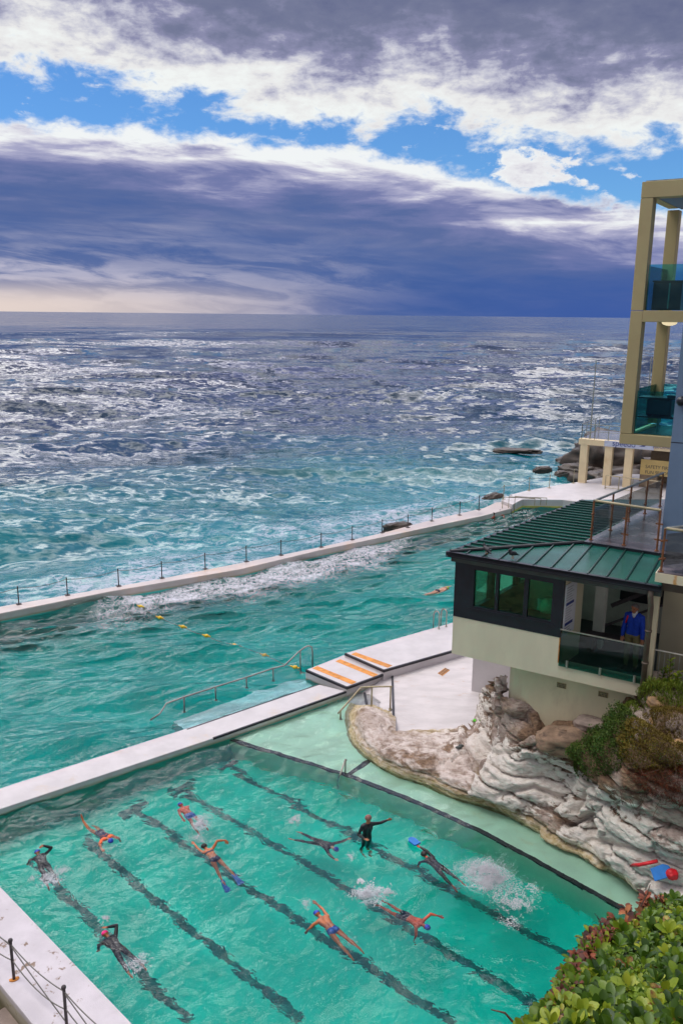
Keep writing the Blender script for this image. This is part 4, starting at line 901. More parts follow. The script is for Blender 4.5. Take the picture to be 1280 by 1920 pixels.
# ------------------------------------------------------------------ pavilion at the far end
PV0 = P(1086,905,.55); PD = proj_d = np.linalg.norm(PV0-CP)
pvu = P(1180,915,.55)-PV0; pvu[2] = 0; pvl = np.linalg.norm(pvu); pvu /= pvl; pvn = npv((-pvu[1], pvu[0], 0)); pvn = pvn if pvn[1] > 0 else -pvn
def PVP(x, y): h = plane_hit(x, y, PV0, pvn); return float((h-PV0)@pvu), float(h[2])
def pbox(s0, s1, o0, o1, z0, z1): return MB().obox(npv((PV0[0], PV0[1], z0))+pvu*s0+pvn*o0, pvu*(s1-s0), pvn*(o1-o0), npv((0,0,z1-z0)))
pav = thing('pavilion', PV0+pvu*3, 'cream colonnade carrying a grey rooftop deck at the far pool end', 'building')
zr1 = PVP(1091,823)[1]; zr0 = PVP(1098,834)[1]
for px in (1084, 1130, 1168): s_ = PVP(px, 880)[0]; pbox(s_, s_+.52, 0, .6, .5, zr0).build('column', M['cream'], pav)
sL = PVP(1084,830)[0]
bmx = pbox(sL, 13, -.02, .62, zr0, zr1).build('roof_edge', M['cream'], pav)
pbox(sL, 13, .63, 6, zr0+.05, zr1-.06).build('roof_deck', M['decking'], pav)
pbox(sL+4.6, 13, 3.2, 3.5, .5, zr0+.02).build('back_wall', M['brick'], pav)
pbox(sL+6.0, 6.9+sL, 3.1, 3.19, 2.0, zr0-.1).build('dark_panel', M['dark'], pav)  # flat dark panel on the back wall, an opening's darkness in its colour
sg0, sg1 = PVP(1132,836)[0], PVP(1224,850)[0]
so_ = pbox(sg0, sg1, -.06, -.024, zr0+.02, zr1+.03).build('banner_sign', M['sign_blue']); tag(so_, 'long pale blue banner sign lettered speedo on the pavilion edge', 'sign')
zm = zr0+(zr1-zr0)*.28; ob_ = npv((PV0[0], PV0[1], zm))-pvn*.065
text_mesh('speedo', .56, 'lettering', M['ink_blue'], so_, ob_+pvu*(sg0+.55), pvu, npv((0,0,1)), sx=1.0)
text_mesh('PERFORMANCE', .26, 'lettering', M['ink_blue'], so_, ob_+pvu*(sg0+3.35)+npv((0,0,.06)), pvu, npv((0,0,1)), sx=.85)
e = MB(); q = ob_+pvu*(sg0+2.42); e.add([q+npv((0,0,.10)), q+pvu*.35+npv((0,0,.10)), q+pvu*.62+npv((0,0,.34)), q+pvu*.1+npv((0,0,.30)), q+pvu*.25+npv((0,0,.22))], [(0,1,2),(2,3,4)]); e.build('emblem', M['ink_blue'], so_)
pr = thing('deck_railing', npv((PV0[0], PV0[1], zr1)), 'thin steel railing around the pavilion rooftop deck', 'railing')
zt_ = zr1+1.15
for k in range(7):
    b = MB(); p = npv((PV0[0], PV0[1], zr1-.05))+pvu*(sL+.15+.95*k)+pvn*.15; b.tube([p, p+npv((0,0,1.15))], .03, 6); b.build('post', M['rail'], pr)
for k in range(5):
    b = MB(); p = npv((PV0[0], PV0[1], zr1-.08))+pvu*(sL+.15)+pvn*(.15+1.35*k); b.tube([p, p+npv((0,0,1.15))], .03, 6); b.build('post', M['rail'], pr)
b = MB(); p = npv((PV0[0], PV0[1], zt_-.07))+pvu*(sL+.15)+pvn*.15; b.tube([p+pvn*5.4, p, p+pvu*6.5], .035, 6); b.tube([p+pvn*5.4-npv((0,0,.5)), p-npv((0,0,.5)), p+pvu*6.5-npv((0,0,.5))], .02, 6); b.build('rail', M['rail'], pr)
for k, (x0, y0, x1, y1) in enumerate(((1105,822,1113,677), (1208,800,1216,672))):
    p = plane_hit(x0, y0, PV0+pvn*.4, pvn); q = plane_hit(x1, y1, PV0+pvn*.4, pvn); b = MB(); b.tube([npv((p[0], p[1], zr1-.1)), npv((p[0], p[1], q[2]))], [.06, .035], 8); b.ball((p[0], p[1], q[2]), .06, 8, 5)
    tag(b.build('flagpole', M['rail']), ['bare grey pole standing at the corner of the pavilion deck', 'bare grey pole seen through the tower balcony opening'][k], 'pole')
fs_ = thing('safety_sign', P(1200,912,.55), 'yellow board reading SAFETY FIRST FUN SECOND below the pavilion', 'sign')
s0_, s1_ = PVP(1195,880)[0], PVP(1250,885)[0]; zs1, zs0 = PVP(1196,864)[1], PVP(1196,893)[1]
pbox(s0_, s1_+1, .9, 1.0, zs0, zs1).build('board', M['sign_yel'], fs_)
pbox(s0_, s0_+1.2, .93, 1.2, .5, zs0-.004).build('base', M['brick'], fs_)
zo = npv((PV0[0], PV0[1], 0))+pvn*.895
text_mesh('SAFETY FIRST', .34, 'lettering', M['ink_dark'], fs_, zo+pvu*(s0_+.34)+npv((0,0,zs1-.62)), pvu, npv((0,0,1)), sx=.92)
text_mesh('FUN SECOND', .34, 'lettering', M['ink_dark'], fs_, zo+pvu*(s0_+.34)+npv((0,0,zs1-1.02)), pvu, npv((0,0,1)), sx=.92)
# rail in front of the sign
hr = thing('deck_railing', P(1133,915,.55), 'thin olive railing on the far deck in front of the colonnade', 'railing')
ga, gb_ = P(1133,917,.55), P(1236,930,.55); b = MB(); b.tube([ga+npv((0,0,1.0)), gb_+npv((0,0,1.0))], .035, 6); b.tube([ga+npv((0,0,.12)), gb_+npv((0,0,.12))], .02, 6); b.build('rail', M['railwarm'], hr)
for k in range(5): b = MB(); p = ga+(gb_-ga)*(k/4); b.tube([p-npv((0,0,.02)), p+npv((0,0,1.0))], .03, 6); b.build('post', M['railwarm'], hr)
# ------------------------------------------------------------------ rocks under the kiosk
def tps_fit(pts):
    A = npv(pts); xy_ = A[:, :2]/100.0; n = len(A); D = np.linalg.norm(xy_[:, None]-xy_[None], axis=2)
    K = np.where(D > 0, D**2*np.log(np.maximum(D, 1e-9)), 0)+np.eye(n)*.01
    Pm = np.concatenate([np.ones((n, 1)), xy_], 1); L = np.block([[K, Pm], [Pm.T, np.zeros((3, 3))]])
    s = np.linalg.solve(L, np.concatenate([A[:, 2], np.zeros(3)]))
    def f(x, y):
        q = np.stack([np.ravel(x), np.ravel(y)], 1)/100.0; r = np.zeros(len(q))
        for k in range(0, len(q), 20000):
            d = np.linalg.norm(q[k:k+20000, None]-xy_[None], axis=2)
            r[k:k+20000] = np.where(d > 0, d**2*np.log(np.maximum(d, 1e-9)), 0)@s[:n]+s[n]+q[k:k+20000]@s[n+1:]
        return r.reshape(np.shape(x))
    return f
ctl = [(655,1340,.0),(656,1362,0),(662,1388,0),(680,1412,0),(700,1430,0),(730,1446,0),(760,1460,0),(860,1500,0),(960,1535,0),(1060,1585,0),(1120,1620,0),(1180,1655,0),(1225,1690,0),(1300,1750,0),
 (640,1390,-.5),(690,1445,-.5),(760,1480,-.5),(860,1520,-.5),(960,1556,-.5),(1060,1606,-.5),(1180,1678,-.5),(1225,1714,-.5),(1300,1775,-.5),(640,1330,-.5),
 (690,1332,.42),(672,1352,.36),(735,1350,.30),(738,1372,.42),(700,1392,.40),(800,1392,.46),(760,1425,.40),(860,1404,.50),(830,1450,.45),(700,1312,-.15),(760,1340,-.05),(820,1356,-.05),(850,1372,.12),(800,1300,-.1),(870,1345,.0),
 (880,1385,.60),(900,1340,1.0),(916,1305,1.7),(934,1275,2.6),(905,1390,.8),(890,1430,.55),(870,1475,.42),(930,1385,1.3),
 (930,1440,1.05),(960,1400,1.75),(1000,1425,1.65),(1050,1442,1.55),(960,1462,1.0),(1040,1488,.85),(940,1500,.42),(1000,1535,.36),(1060,1562,.36),(940,1360,1.8),
 (1010,1372,2.40),(1060,1388,2.30),(1100,1402,2.25),(1090,1440,1.75),(1080,1475,1.4),(1130,1462,2.2),(1200,1450,2.9),(1280,1440,3.4),(1110,1520,1.1),(1180,1540,1.55),(1280,1550,2.1),(1120,1575,.5),(1150,1606,.62),
 (1220,1620,.9),(1280,1642,1.0),(1200,1650,.34),(1250,1684,.25),(1320,1700,.6),(1400,1600,2.0),(1400,1450,3.8),(1450,1720,.8),(1180,1372,3.2),(1240,1345,3.75),(1280,1345,4.0),(1205,1318,3.6),(1245,1292,4.0),(1290,1280,4.2),(1400,1300,4.6)]
for x, y in ((955,1332),(985,1348),(1020,1352),(1065,1355),(1115,1354),(1160,1342)): ctl.append((x, y, KP(x, y, .36)[1]))
rockz = tps_fit(ctl)
gx = np.arange(636, 1470, 2.2); gy = np.arange(1262, 1790, 2.2); GX, GY = np.meshgrid(gx, gy); GZ = rockz(GX, GY)
def gauss_line(pts, sig): return np.exp(-(segdist(pts, GX, GY)/sig)**2)
den = (RM[2, 0]*(GX-640)/FPX-RM[2, 1]*(GY-960)/FPX-RM[2, 2]); tpar = (GZ-CAMH)/den
def cart(t): return np.stack([(RM[i, 0]*(GX-640)/FPX-RM[i, 1]*(GY-960)/FPX-RM[i, 2])*t+CP[i] for i in range(3)], -1)
RP = cart(tpar)
nrm = np.cross(np.gradient(RP, axis=1), np.gradient(RP, axis=0)); nrm /= np.linalg.norm(nrm, axis=2, keepdims=True)+1e-9
nrm = np.where((nrm@npv((0, -.7, .7)))[..., None] < 0, -nrm, nrm)
fl_ = RP.reshape(-1, 3)
strata = fbm(fl_*npv((.55,.55,4.2))+npv((0,0,0)), 5, .55).reshape(GX.shape)-.5
lump = fbm(fl_*.75+5, 4).reshape(GX.shape)-.5; fineN = fbm(fl_*npv((3.5,3.5,6))+9, 5, .6).reshape(GX.shape)-.5
ridge = 1-np.abs(fbm(fl_*npv((1.1,1.1,3.0))+31, 4).reshape(GX.shape)-.5)*6
rough = sstep(GX, 760, 930)*.75+.25
low = sstep(GZ, -.35, .15)
def bill(sc, off, o=4): return np.abs(fbm(fl_*npv(sc)+off, o, .5).reshape(GX.shape)-.5)*2
uu = RP[..., 0]*.63-RP[..., 1]*.78+1.1*lump; zl = (GZ+.30*lump+.10*(RP[..., 0]*.78+RP[..., 1]*.63)+.10*fineN)*2.3
kz = np.floor(zl); fz = zl-kz; hk = _h(kz.ravel().astype(np.int64)+500, kz.ravel().astype(np.int64)*0, kz.ravel().astype(np.int64)*0+3).reshape(GX.shape)
ub_ = uu*(.55+.5*hk)+hk*7+.5*fineN; kb_ = np.floor(ub_); fb_ = ub_-kb_
blk = _h(kz.ravel().astype(np.int64)+500, kb_.ravel().astype(np.int64)+500, kz.ravel().astype(np.int64)*0+9).reshape(GX.shape)
ez = np.minimum(fz, 1-fz); eb2 = np.minimum(fb_, 1-fb_)
soft = np.clip(ez/.22, 0, 1)**.5*np.clip(eb2/.12, 0, 1)**.5                     # rounded block shoulders
crackz = np.clip(1-ez/.07, 0, 1); crackb = np.clip(1-eb2/.035, 0, 1)*(blk > .35)
disp = (.34*(blk-.35)*(.35+.65*soft)+lump*.50-.17*crackz-.14*crackb+.05*(soft-.6))*rough+fineN*.17*(.4+.6*rough)-.03*(1-np.clip(bill((2.4,2.4,5), 13)*6, 0, 1))*rough+(bill((1.0,2.4,3), 47)-.12)*.16*(1-rough)
crease = np.clip(.9*crackz+.8*crackb+.55*(blk < .25)+.36*(1-np.clip(bill((2.4,2.4,5), 13)*5, 0, 1)), 0, 1)
for pts, sig, dp_ in (([(1098,1448),(1086,1490),(1078,1520)], 7, .45), ([(1062,1545),(1100,1532),(1112,1556)], 9, .7), ([(905,1402),(893,1432)], 10, .45), ([(958,1392),(1000,1365),(1045,1340)], 5, .3),
                     ([(940,1490),(1000,1475),(1060,1500)], 5, .22), ([(930,1415),(1000,1400),(1080,1425)], 4, .15), ([(1110,1500),(1200,1530),(1290,1560)], 5, .2), ([(1110,1575),(1180,1590),(1290,1625)], 6, .22),
                     ([(1090,1455),(1110,1480)], 5, .3), ([(720,1362),(790,1400),(860,1410)], 3, .06), ([(745,1400),(850,1425)], 3, .05)):
    disp -= dp_*gauss_line(pts, sig)
RPd = RP+nrm*(disp*low*.85)[..., None]
top_line = [(636,1322),(700,1318),(742,1335),(742,1368),(878,1366),(886,1335),(926,1270),(948,1262),(956,1310),(1010,1330),(1120,1330),(1170,1312),(1210,1262),(1470,1262),(1470,1790),(636,1790)]
ok_ = inside(top_line, GX, GY) & (GZ > -.45)
idx = np.arange(GX.size).reshape(GX.shape); kp = ok_[:-1, :-1] & ok_[1:, 1:] & ok_[1:, :-1] & ok_[:-1, 1:]
fr_ = np.stack([idx[:-1, :-1][kp], idx[1:, :-1][kp], idx[1:, 1:][kp], idx[:-1, 1:][kp]], 1)
us = np.unique(fr_); rm_ = -np.ones(GX.size, int); rm_[us] = np.arange(len(us))
def rock_material():
    m = bpy.data.materials.new('painted_sandstone'); m.use_nodes = True; t = NT(m.node_tree); b = t.n['Principled BSDF']
    ob = t.node('ShaderNodeTexCoord').outputs['Object']; st = t.vm('MULTIPLY', ob, (1, 1, 2.6))
    wht = t.node('ShaderNodeAttribute', attribute_name='whitewash').outputs['Fac']
    n = t.noise(st, 1.5, 10, .68, .4); n2 = t.noise(st, 6, 8, .7, .3); n3 = t.noise(ob, .6, 4, .6)
    brown = t.ramp(n2, [(.32, (0.06,0.036,0.022,1)), (.5, (0.21,0.125,0.075,1)), (.7, (0.38,0.25,0.15,1))])
    tan = t.ramp(n2, [(.27, (0.24,0.14,0.11,1)), (.37, (0.50,0.37,0.31,1)), (.50, (0.70,0.61,0.57,1))])
    wh = t.mix(t.sm(n2, .35, .6), (0.68,0.61,0.54,1), (0.84,0.79,0.73,1))
    f = t.sm(t.m('ADD', t.m('ADD', t.m('MULTIPLY', n, .9), t.m('MULTIPLY', n2, .45)), t.m('SUBTRACT', wht, .5)), .60, .72)
    cc = t.mix(f, t.mix(t.sm(n3, .45, .6), brown, t.mix(.5, brown, tan)), wh)
    tn = t.node('ShaderNodeAttribute', attribute_name='tan').outputs['Fac']
    cc = t.mix(t.m('MULTIPLY', tn, t.sm(n, .40, .58)), cc, tan)
    z = t.sep(ob)[2]; al = t.sm(t.m('ADD', z, t.m('MULTIPLY', t.m('SUBTRACT', n2, .5), .5)), .02, .42, 1, 0)
    cc = t.mix(t.m('MULTIPLY', al, .9), cc, t.ramp(n2, [(.35, (0.34,0.25,0.08,1)), (.5, (0.60,0.47,0.25,1)), (.66, (0.68,0.61,0.44,1))]))
    t.put(b.inputs['Base Color'], cc); b.inputs['Roughness'].default_value = .8
    t.put(b.inputs['Normal'], t.bump(t.m('ADD', n2, t.m('MULTIPLY', n, .8)), .9, .12)); return m
M['rock'] = rock_material()
rock = npmesh('rock_cliff', RPd.reshape(-1, 3)[us], rm_[fr_], M['rock'])
wctl = tps_fit([(660,1350,.45),(740,1370,.4),(860,1400,.5),(800,1440,.45),(890,1350,.62),(930,1300,.50),(960,1410,.8),(1000,1440,.85),(950,1480,.72),(1040,1500,.6),(1060,1560,.55),(1000,1530,.6),(1010,1370,.12),(1060,1385,.05),(1100,1405,.0),(1040,1420,.45),(960,1345,.3),
  (1080,1470,.85),(1110,1500,.72),(1140,1455,.25),(1200,1500,.42),(1250,1470,.05),(1280,1520,.15),(1150,1560,.72),(1220,1590,.7),(1280,1600,.55),(1180,1630,.9),(1260,1660,.85),(1200,1400,0),(1280,1400,-.1),(1240,1320,-.1),(1400,1500,.1),(1400,1650,.7)])
tctl = tps_fit([(660,1350,.9),(740,1370,.9),(860,1400,.8),(800,1440,.9),(890,1350,.25),(930,1300,.2),(960,1410,.1),(1000,1440,.1),(950,1480,.3),(1040,1500,.25),(880,1480,.8),(1000,1530,.3),(1060,1385,0),(1110,1500,.05),(1200,1500,0),(1180,1630,.1),(1280,1400,0),(1400,1500,0),(1400,1700,0),(700,1420,1)])
attr(rock, 'whitewash', np.clip(wctl(GX, GY)-.30*crease, 0, 1).ravel()[us]); attr(rock, 'tan', np.clip(tctl(GX, GY), 0, 1).ravel()[us])
struct(rock, 'whitewashed layered sandstone cliff beside the near pool')
def rpoint(x, y, off=0.0):
    i = int(np.clip((y-gy[0])/2.2, 0, len(gy)-1)); j = int(np.clip((x-gx[0])/2.2, 0, len(gx)-1)); return RPd[i, j]+nrm[i, j]*off
def boulder(c, size, m, label, seed, rz=0.0, group=None, amp=.35, name='boulder', n=40):
    u = np.linspace(0, 2*math.pi, n, endpoint=False); v = np.linspace(.02, math.pi-.02, n//2); U, V = np.meshgrid(u, v)
    d = np.stack([np.sin(V)*np.cos(U), np.sin(V)*np.sin(U), np.cos(V)], -1).reshape(-1, 3)
    d2 = np.sign(d)*np.abs(d)**.75
    r = 1+amp*2*(fbm(d*1.3+seed*7.7, 5, .55)-.5)+.22*(fbm(d*npv((2,2,7))+seed*3.1, 4)-.5)
    p = d2*r[:, None]*npv(size)/2; cs, sn = math.cos(rz), math.sin(rz)
    p = np.stack([p[:, 0]*cs-p[:, 1]*sn, p[:, 0]*sn+p[:, 1]*cs, p[:, 2]], 1)+npv(c)
    h = len(v); idx = np.arange(h*n).reshape(h, n); f = np.stack([idx[:-1], np.roll(idx, -1, 1)[:-1], np.roll(idx, -1, 1)[1:], idx[1:]], -1).reshape(-1, 4)[:, ::-1]
    o = npmesh(name, p, f, m); return tag(o, label, 'rock', group)
M['sandrock'] = mat('bare_sandstone', (0.25,0.165,0.11), .85, .35, 2.2, .9, 9, stain=(0.09,0.06,0.045), stain_amt=(.5,.66), sscale=1.8, stretch=(1,1,2.5))
M['ochrerock'] = mat('ochre_sandstone', (0.36,0.22,0.11), .85, .3, 2.5, .8, 10, stain=(0.14,0.10,0.07), stain_amt=(.52,.68), sscale=2)
M['greyrock'] = mat('grey_brown_rock', (0.27,0.21,0.18), .85, .2, 2.5, .6, 10)
boulder(rpoint(1060,1386)+npv((0,0,-.1)), (1.35,.9,.62), M['sandrock'], 'bare brown boulder resting on the whitewashed rocks below the kiosk wall', 3, -.25)
boulder(rpoint(1112,1362)+npv((0,0,.02)), (.9,.6,.34), M['greyrock'], 'flat grey brown rock at the foot of the kiosk wall', 5, -.3)
boulder(rpoint(897,1424)+npv((0,-.05,0)), (.42,.4,.5), M['greyrock'], 'small dark brown rock wedged between the whitewashed ledges', 8, .4)
for k, (x, y, sz, mm, lb) in enumerate([(1240,1326,(.50,.4,.26),'ochrerock','ochre block sitting among grass right of the downpipe'),(1268,1372,(.30,.3,.18),'greyrock','grey stone at the right edge above the dry shrubs'),(1222,1352,(.34,.3,.2),'ochrerock','small ochre stone below the grassy tuft'),
                                        (1276,1398,(.34,.3,.18),'ochrerock','ochre stone at the right edge beside the dry brown shrub'),(1205,1372,(.3,.25,.22),'greyrock','small grey stone between green cushion and dry shrub')]):
    boulder(rpoint(x, y, .01), sz, M[mm], lb, 11+k, k*.7)
# shore rocks in the sea and beyond the pavilion
hd = thing('headland', Q(1130,880,72), 'dark brown rocky headland behind the pavilion columns', 'rocks')
def shore_rock(px, py, dep, size, seed, rz=0.0, parent=None, label=None, z=None):
    p = Q(px, py, dep); p = p if z is None else npv((p[0], p[1], z))
    o = boulder(p, size, M['darkrock'], label or 'rock', seed, rz, amp=.55, name='rock', n=56)
    if parent is not None:
        for k_ in ('label', 'category'): del o[k_]
        adopt(o, parent)
    return o
for q in [(1128,872,74,(5.5,6,4.6),2,.3),(1175,866,78,(9,8,6.0),4,.1),(1096,892,72,(3.6,4,1.9),6,.9),(1150,898,69,(4,3,1.8),9,.3),(1195,892,72,(6,4,3.0),12,.2),(1250,880,80,(12,9,7),15,0),(1075,872,76,(2.6,3,1.6),17,.5)]: shore_rock(*q, parent=hd)
for q in [(965,846,80,(4.6,1.6,.5),21,-.1,None,'long low dark rock breaking the surf well off the far deck'),(1015,881,66,(1.5,.9,.6),22,0,None,'small wet rock in the surf left of the colonnade, farther out'),(1052,888,64,(1.0,.8,.5),23,.3,None,'small wet rock nearest the first pavilion column'),
          (746,991,49.6,(1.9,1.0,.8),24,.5,None,'brown rock showing behind the long wall midway along'),(922,944,56.5,(1.6,1.0,1.2),26,.6,None,'dark rock lump beside the wall where the far deck begins')]: shore_rock(*q)
bl = [(-13,9.5,-1.5),(-9.5,12.2,-1.3),(-7.6,11.4,-1.2),(-6.8,12.9,-1.25)]
sr = []
gxs = np.arange(-16, -1, .12); gys = np.arange(4, 19.5, .12); BX, BY = np.meshgrid(gxs, gys)
bz = -1.0+1.1*(fbm(np.stack([BX.ravel()*.5, BY.ravel()*.5, BX.ravel()*0], 1), 5, .6)-.5).reshape(BX.shape)+.5*(fbm(np.stack([BX.ravel()*2, BY.ravel()*2, BX.ravel()*0+4], 1), 4, .6)-.5).reshape(BX.shape)
cx, cyy = BX[:-1, :-1], BY[:-1, :-1]; kpm = inside([LW_IN[0]*.5+LW_OUT[0]*.5, xy(P(0,1760,.18)), (-14,18.5), (-16,16), (-16,4), (-2,4)], cx, cyy); idx = np.arange(BX.size).reshape(BX.shape)
struct(npmesh('shore_ground', np.stack([BX, BY, bz], -1).reshape(-1, 3), np.stack([idx[:-1, :-1][kpm], idx[:-1, 1:][kpm], idx[1:, 1:][kpm], idx[1:, :-1][kpm]], 1), M['brownrock']), 'brown mossy rock shelf below the near walkway')
ps = MB(); q = P(20,1875,-.6); ps.obox(npv((*xy(P(28,1872,-.2)), -1.7)), npv((.5,-.5,0)), npv((-.3,-.3,0)), npv((0,0,1.45)))
tag(ps.build('concrete_pier', M['greyrock'], bevel=.04), 'grey concrete buttress under the outer edge of the near walkway', 'buttress')

# ------------------------------------------------------------------ plants
def leaf_mat(name, stops, rough=.45, trans=.25):
    m = bpy.data.materials.new(name); m.use_nodes = True; t = NT(m.node_tree); b = t.n['Principled BSDF']; out = t.n['Material Output']
    tone = t.node('ShaderNodeAttribute', attribute_name='tone').outputs['Fac']; ob = t.node('ShaderNodeTexCoord').outputs['Object']
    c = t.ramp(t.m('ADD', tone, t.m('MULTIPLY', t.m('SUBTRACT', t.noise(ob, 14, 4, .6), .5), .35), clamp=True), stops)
    t.put(b.inputs['Base Color'], c); b.inputs['Roughness'].default_value = rough
    tl = t.node('ShaderNodeBsdfTranslucent'); t.put(tl.inputs[0], c); mx = t.node('ShaderNodeMixShader'); mx.inputs[0].default_value = trans
    t.l.new(b.outputs[0], mx.inputs[1]); t.l.new(tl.outputs[0], mx.inputs[2]); t.l.new(mx.outputs[0], out.inputs[0]); return m
M['leaf'] = leaf_mat('glossy_green_leaf', [(0,(0.020,0.055,0.006,1)),(.35,(0.065,0.14,0.008,1)),(.65,(0.17,0.26,0.012,1)),(.93,(0.36,0.40,0.03,1)),(.97,(0.34,0.26,0.05,1)),(1,(0.22,0.09,0.03,1))])
M['leafred'] = leaf_mat('rusty_dried_leaf', [(0,(0.03,0.010,0.006,1)),(.4,(0.10,0.022,0.010,1)),(.8,(0.26,0.055,0.014,1)),(1,(0.34,0.13,0.04,1))], .7, .1)
M['moss'] = leaf_mat('dense_green_cushion', [(0,(0.014,0.035,0.004,1)),(.5,(0.05,0.105,0.008,1)),(1,(0.14,0.19,0.015,1))], .7, .1)
M['dryleaf'] = leaf_mat('orange_brown_shrub', [(0,(0.045,0.032,0.008,1)),(.5,(0.15,0.105,0.012,1)),(1,(0.27,0.22,0.02,1))], .8, .1)
M['grassl'] = leaf_mat('yellow_green_tuft', [(0,(0.04,0.08,0.008,1)),(.5,(0.14,0.21,0.015,1)),(1,(0.30,0.30,0.04,1))], .6, .2)
rows = np.array([0, .16, .38, .62, .84, 1.0]); wid = np.array([.07, .16, .30, .40, .33, .10])
LT = np.concatenate([np.stack([np.full(6, -1)*wid, rows, .10*wid/.4-.10*(rows-.5)**2*2], 1), np.stack([0*wid, rows, -.10*(rows-.5)**2*2-.02], 1), np.stack([wid, rows, .10*wid/.4-.10*(rows-.5)**2*2], 1)])
LF = np.array([(k, 6+k, 7+k, 1+k) for k in range(5)]+[(6+k, 12+k, 13+k, 7+k) for k in range(5)])
CT = np.array([(-.3, .35, 0.03), (0, 0, 0), (.3, .35, 0.03), (0, 1, -.06)]); CF = np.array([(1, 2, 3, 0)])
def leaves(name, pos, dirs, size, tone, m, parent, small=False, width=1.0, curl=0.0):
    T, F_ = (CT, CF) if small else (LT, LF); n = len(pos); d = dirs/np.linalg.norm(dirs, axis=1, keepdims=True)
    up = np.tile(npv((0, 0, 1.0)), (n, 1))+rng.normal(0, .25, (n, 3)); s = np.cross(d, up); s /= np.linalg.norm(s, axis=1, keepdims=True)+1e-9; u = np.cross(s, d)
    Tz = T.copy(); Tz[:, 2] -= curl*Tz[:, 1]**2
    v = pos[:, None]+size[:, None, None]*(Tz[None, :, 0:1]*width*s[:, None]+Tz[None, :, 1:2]*d[:, None]+Tz[None, :, 2:3]*u[:, None])
    f = (F_[None]+np.arange(n)[:, None, None]*len(T)).reshape(-1, 4)
    o = npmesh(name, v.reshape(-1, 3), f, m, parent, True); attr(o, 'tone', np.repeat(tone, len(T))); return o
def sample_poly(poly, n, seed):
    r = np.random.default_rng(seed); A = npv(poly); lo, hi = A.min(0), A.max(0); out = np.zeros((0, 2))
    while len(out) < n:
        q = r.uniform(lo, hi, (n*3, 2)); out = np.concatenate([out, q[inside(poly, q[:, 0], q[:, 1])]])
    return out[:n]
def bdepth(x, y): return 5.3-(y-1665)*(2.35/255.0)*np.clip(1.0, 0, 1) if y < 1920 else 2.95-(y-1920)*.0035
def rosettes(name, parent, poly, n, seed, m, lsize, nleaf, tone_mu, depth_jit=.30, tilt=(.15, 1.0), curl=0.0, width=1.0):
    q = sample_poly(poly, n, seed); r = np.random.default_rng(seed+50); pos = []; dr = []; sz = []; tn = []; tips = []
    for x, y in q:
        c = Q(x, y, bdepth(x, y)+r.uniform(-.06, depth_jit)); tips.append(c)
        ax = npv((r.normal(-.12, .35), r.normal(-.35, .35), 1.0)); ax /= np.linalg.norm(ax); a = np.cross(ax, (1, 0, 0)); a /= np.linalg.norm(a); b = np.cross(ax, a); ph = r.uniform(0, 6.28); tm = np.clip(r.normal(tone_mu, .21), 0, 1); S = lsize*r.uniform(.6, 1.4)*(1 if r.random() > .12 else 1.3)
        nl = int(r.integers(nleaf-2, nleaf+3))
        for k in range(nl):
            th = ph+k*2.39996; f_ = k/nl; el = tilt[0]+(tilt[1]-tilt[0])*f_
            d = math.cos(el)*(math.cos(th)*a+math.sin(th)*b)+math.sin(el)*ax+r.normal(0, .12, 3)
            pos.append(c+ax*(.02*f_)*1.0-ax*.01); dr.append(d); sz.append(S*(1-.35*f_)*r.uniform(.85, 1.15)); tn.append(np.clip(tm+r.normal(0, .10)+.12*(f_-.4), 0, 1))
    leaves(name, npv(pos), npv(dr), npv(sz), npv(tn), m, parent, curl=curl, width=width); return tips
BP = [(965,2010),(975,1935),(1030,1915),(1085,1865),(1100,1815),(1125,1775),(1160,1748),(1200,1716),(1222,1690),(1290,1672),(1480,1640),(1500,2200),(940,2200)]
sh = thing('coastal_shrub', Q(1250,1900,3.2), 'glossy green leafy shrub filling the lower right corner', 'shrub')
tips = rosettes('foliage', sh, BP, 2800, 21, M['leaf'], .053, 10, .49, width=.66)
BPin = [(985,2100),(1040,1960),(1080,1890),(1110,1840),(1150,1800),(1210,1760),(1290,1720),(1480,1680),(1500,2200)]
rosettes('foliage', sh, BPin, 1000, 33, M['leaf'], .065, 9, .22, .50, width=.62)  # inner leaves toned darker: shade of the gaps put into their colour
st = MB()
for k, p in enumerate(tips[::3]): st.tube([p+npv((.05,.25,-.55)), p+npv((.03,.08,-.2)), p], [.008,.006,.004], 5, False)
st.build('stem', M['twig'], sh)
rs = thing('dry_shrub', Q(1075,1830,3.6), 'rusty red dried shrub on the pool side of the green shrub', 'shrub')
RPoly = [(1010,1912),(1042,1868),(1048,1822),(1085,1785),(1100,1752),(1150,1722),(1165,1745),(1120,1775),(1100,1812),(1080,1860),(1050,1905)]
t2 = rosettes('foliage', rs, RPoly, 150, 41, M['leafred'], .036, 8, .36, .20, (-.5, 1.2), .5, .8)
rosettes('foliage', sh, RPoly, 90, 47, M['leaf'], .045, 8, .40, .2, width=.6)
t2 += rosettes('foliage', rs, [(1125,1735),(1230,1665),(1245,1690),(1150,1745)], 16, 43, M['leafred'], .045, 6, .5, .1, (-.4, 1.2), .5, .8)
st = MB()
for p in t2: st.tube([p+npv((.10,.2,-.35)), p+npv((.03,.05,-.12)), p+npv((0,0,.02))], [.007,.005,.003], 5, False)
for (x, y, dx_, dy_) in [(1128,1752,-14,-40),(1200,1700,18,-42),(1100,1775,-22,-20),(1040,1880,-28,-8),(960,1915,-40,-22)]:
    p = Q(x, y, bdepth(x, y)); q = Q(x+dx_, y+dy_, bdepth(x, y)); st.tube([p, (p+q)/2+npv((.01,0,.012)), q], [.005,.004,.002], 5, False)
st.build('stem', M['twig'], rs)
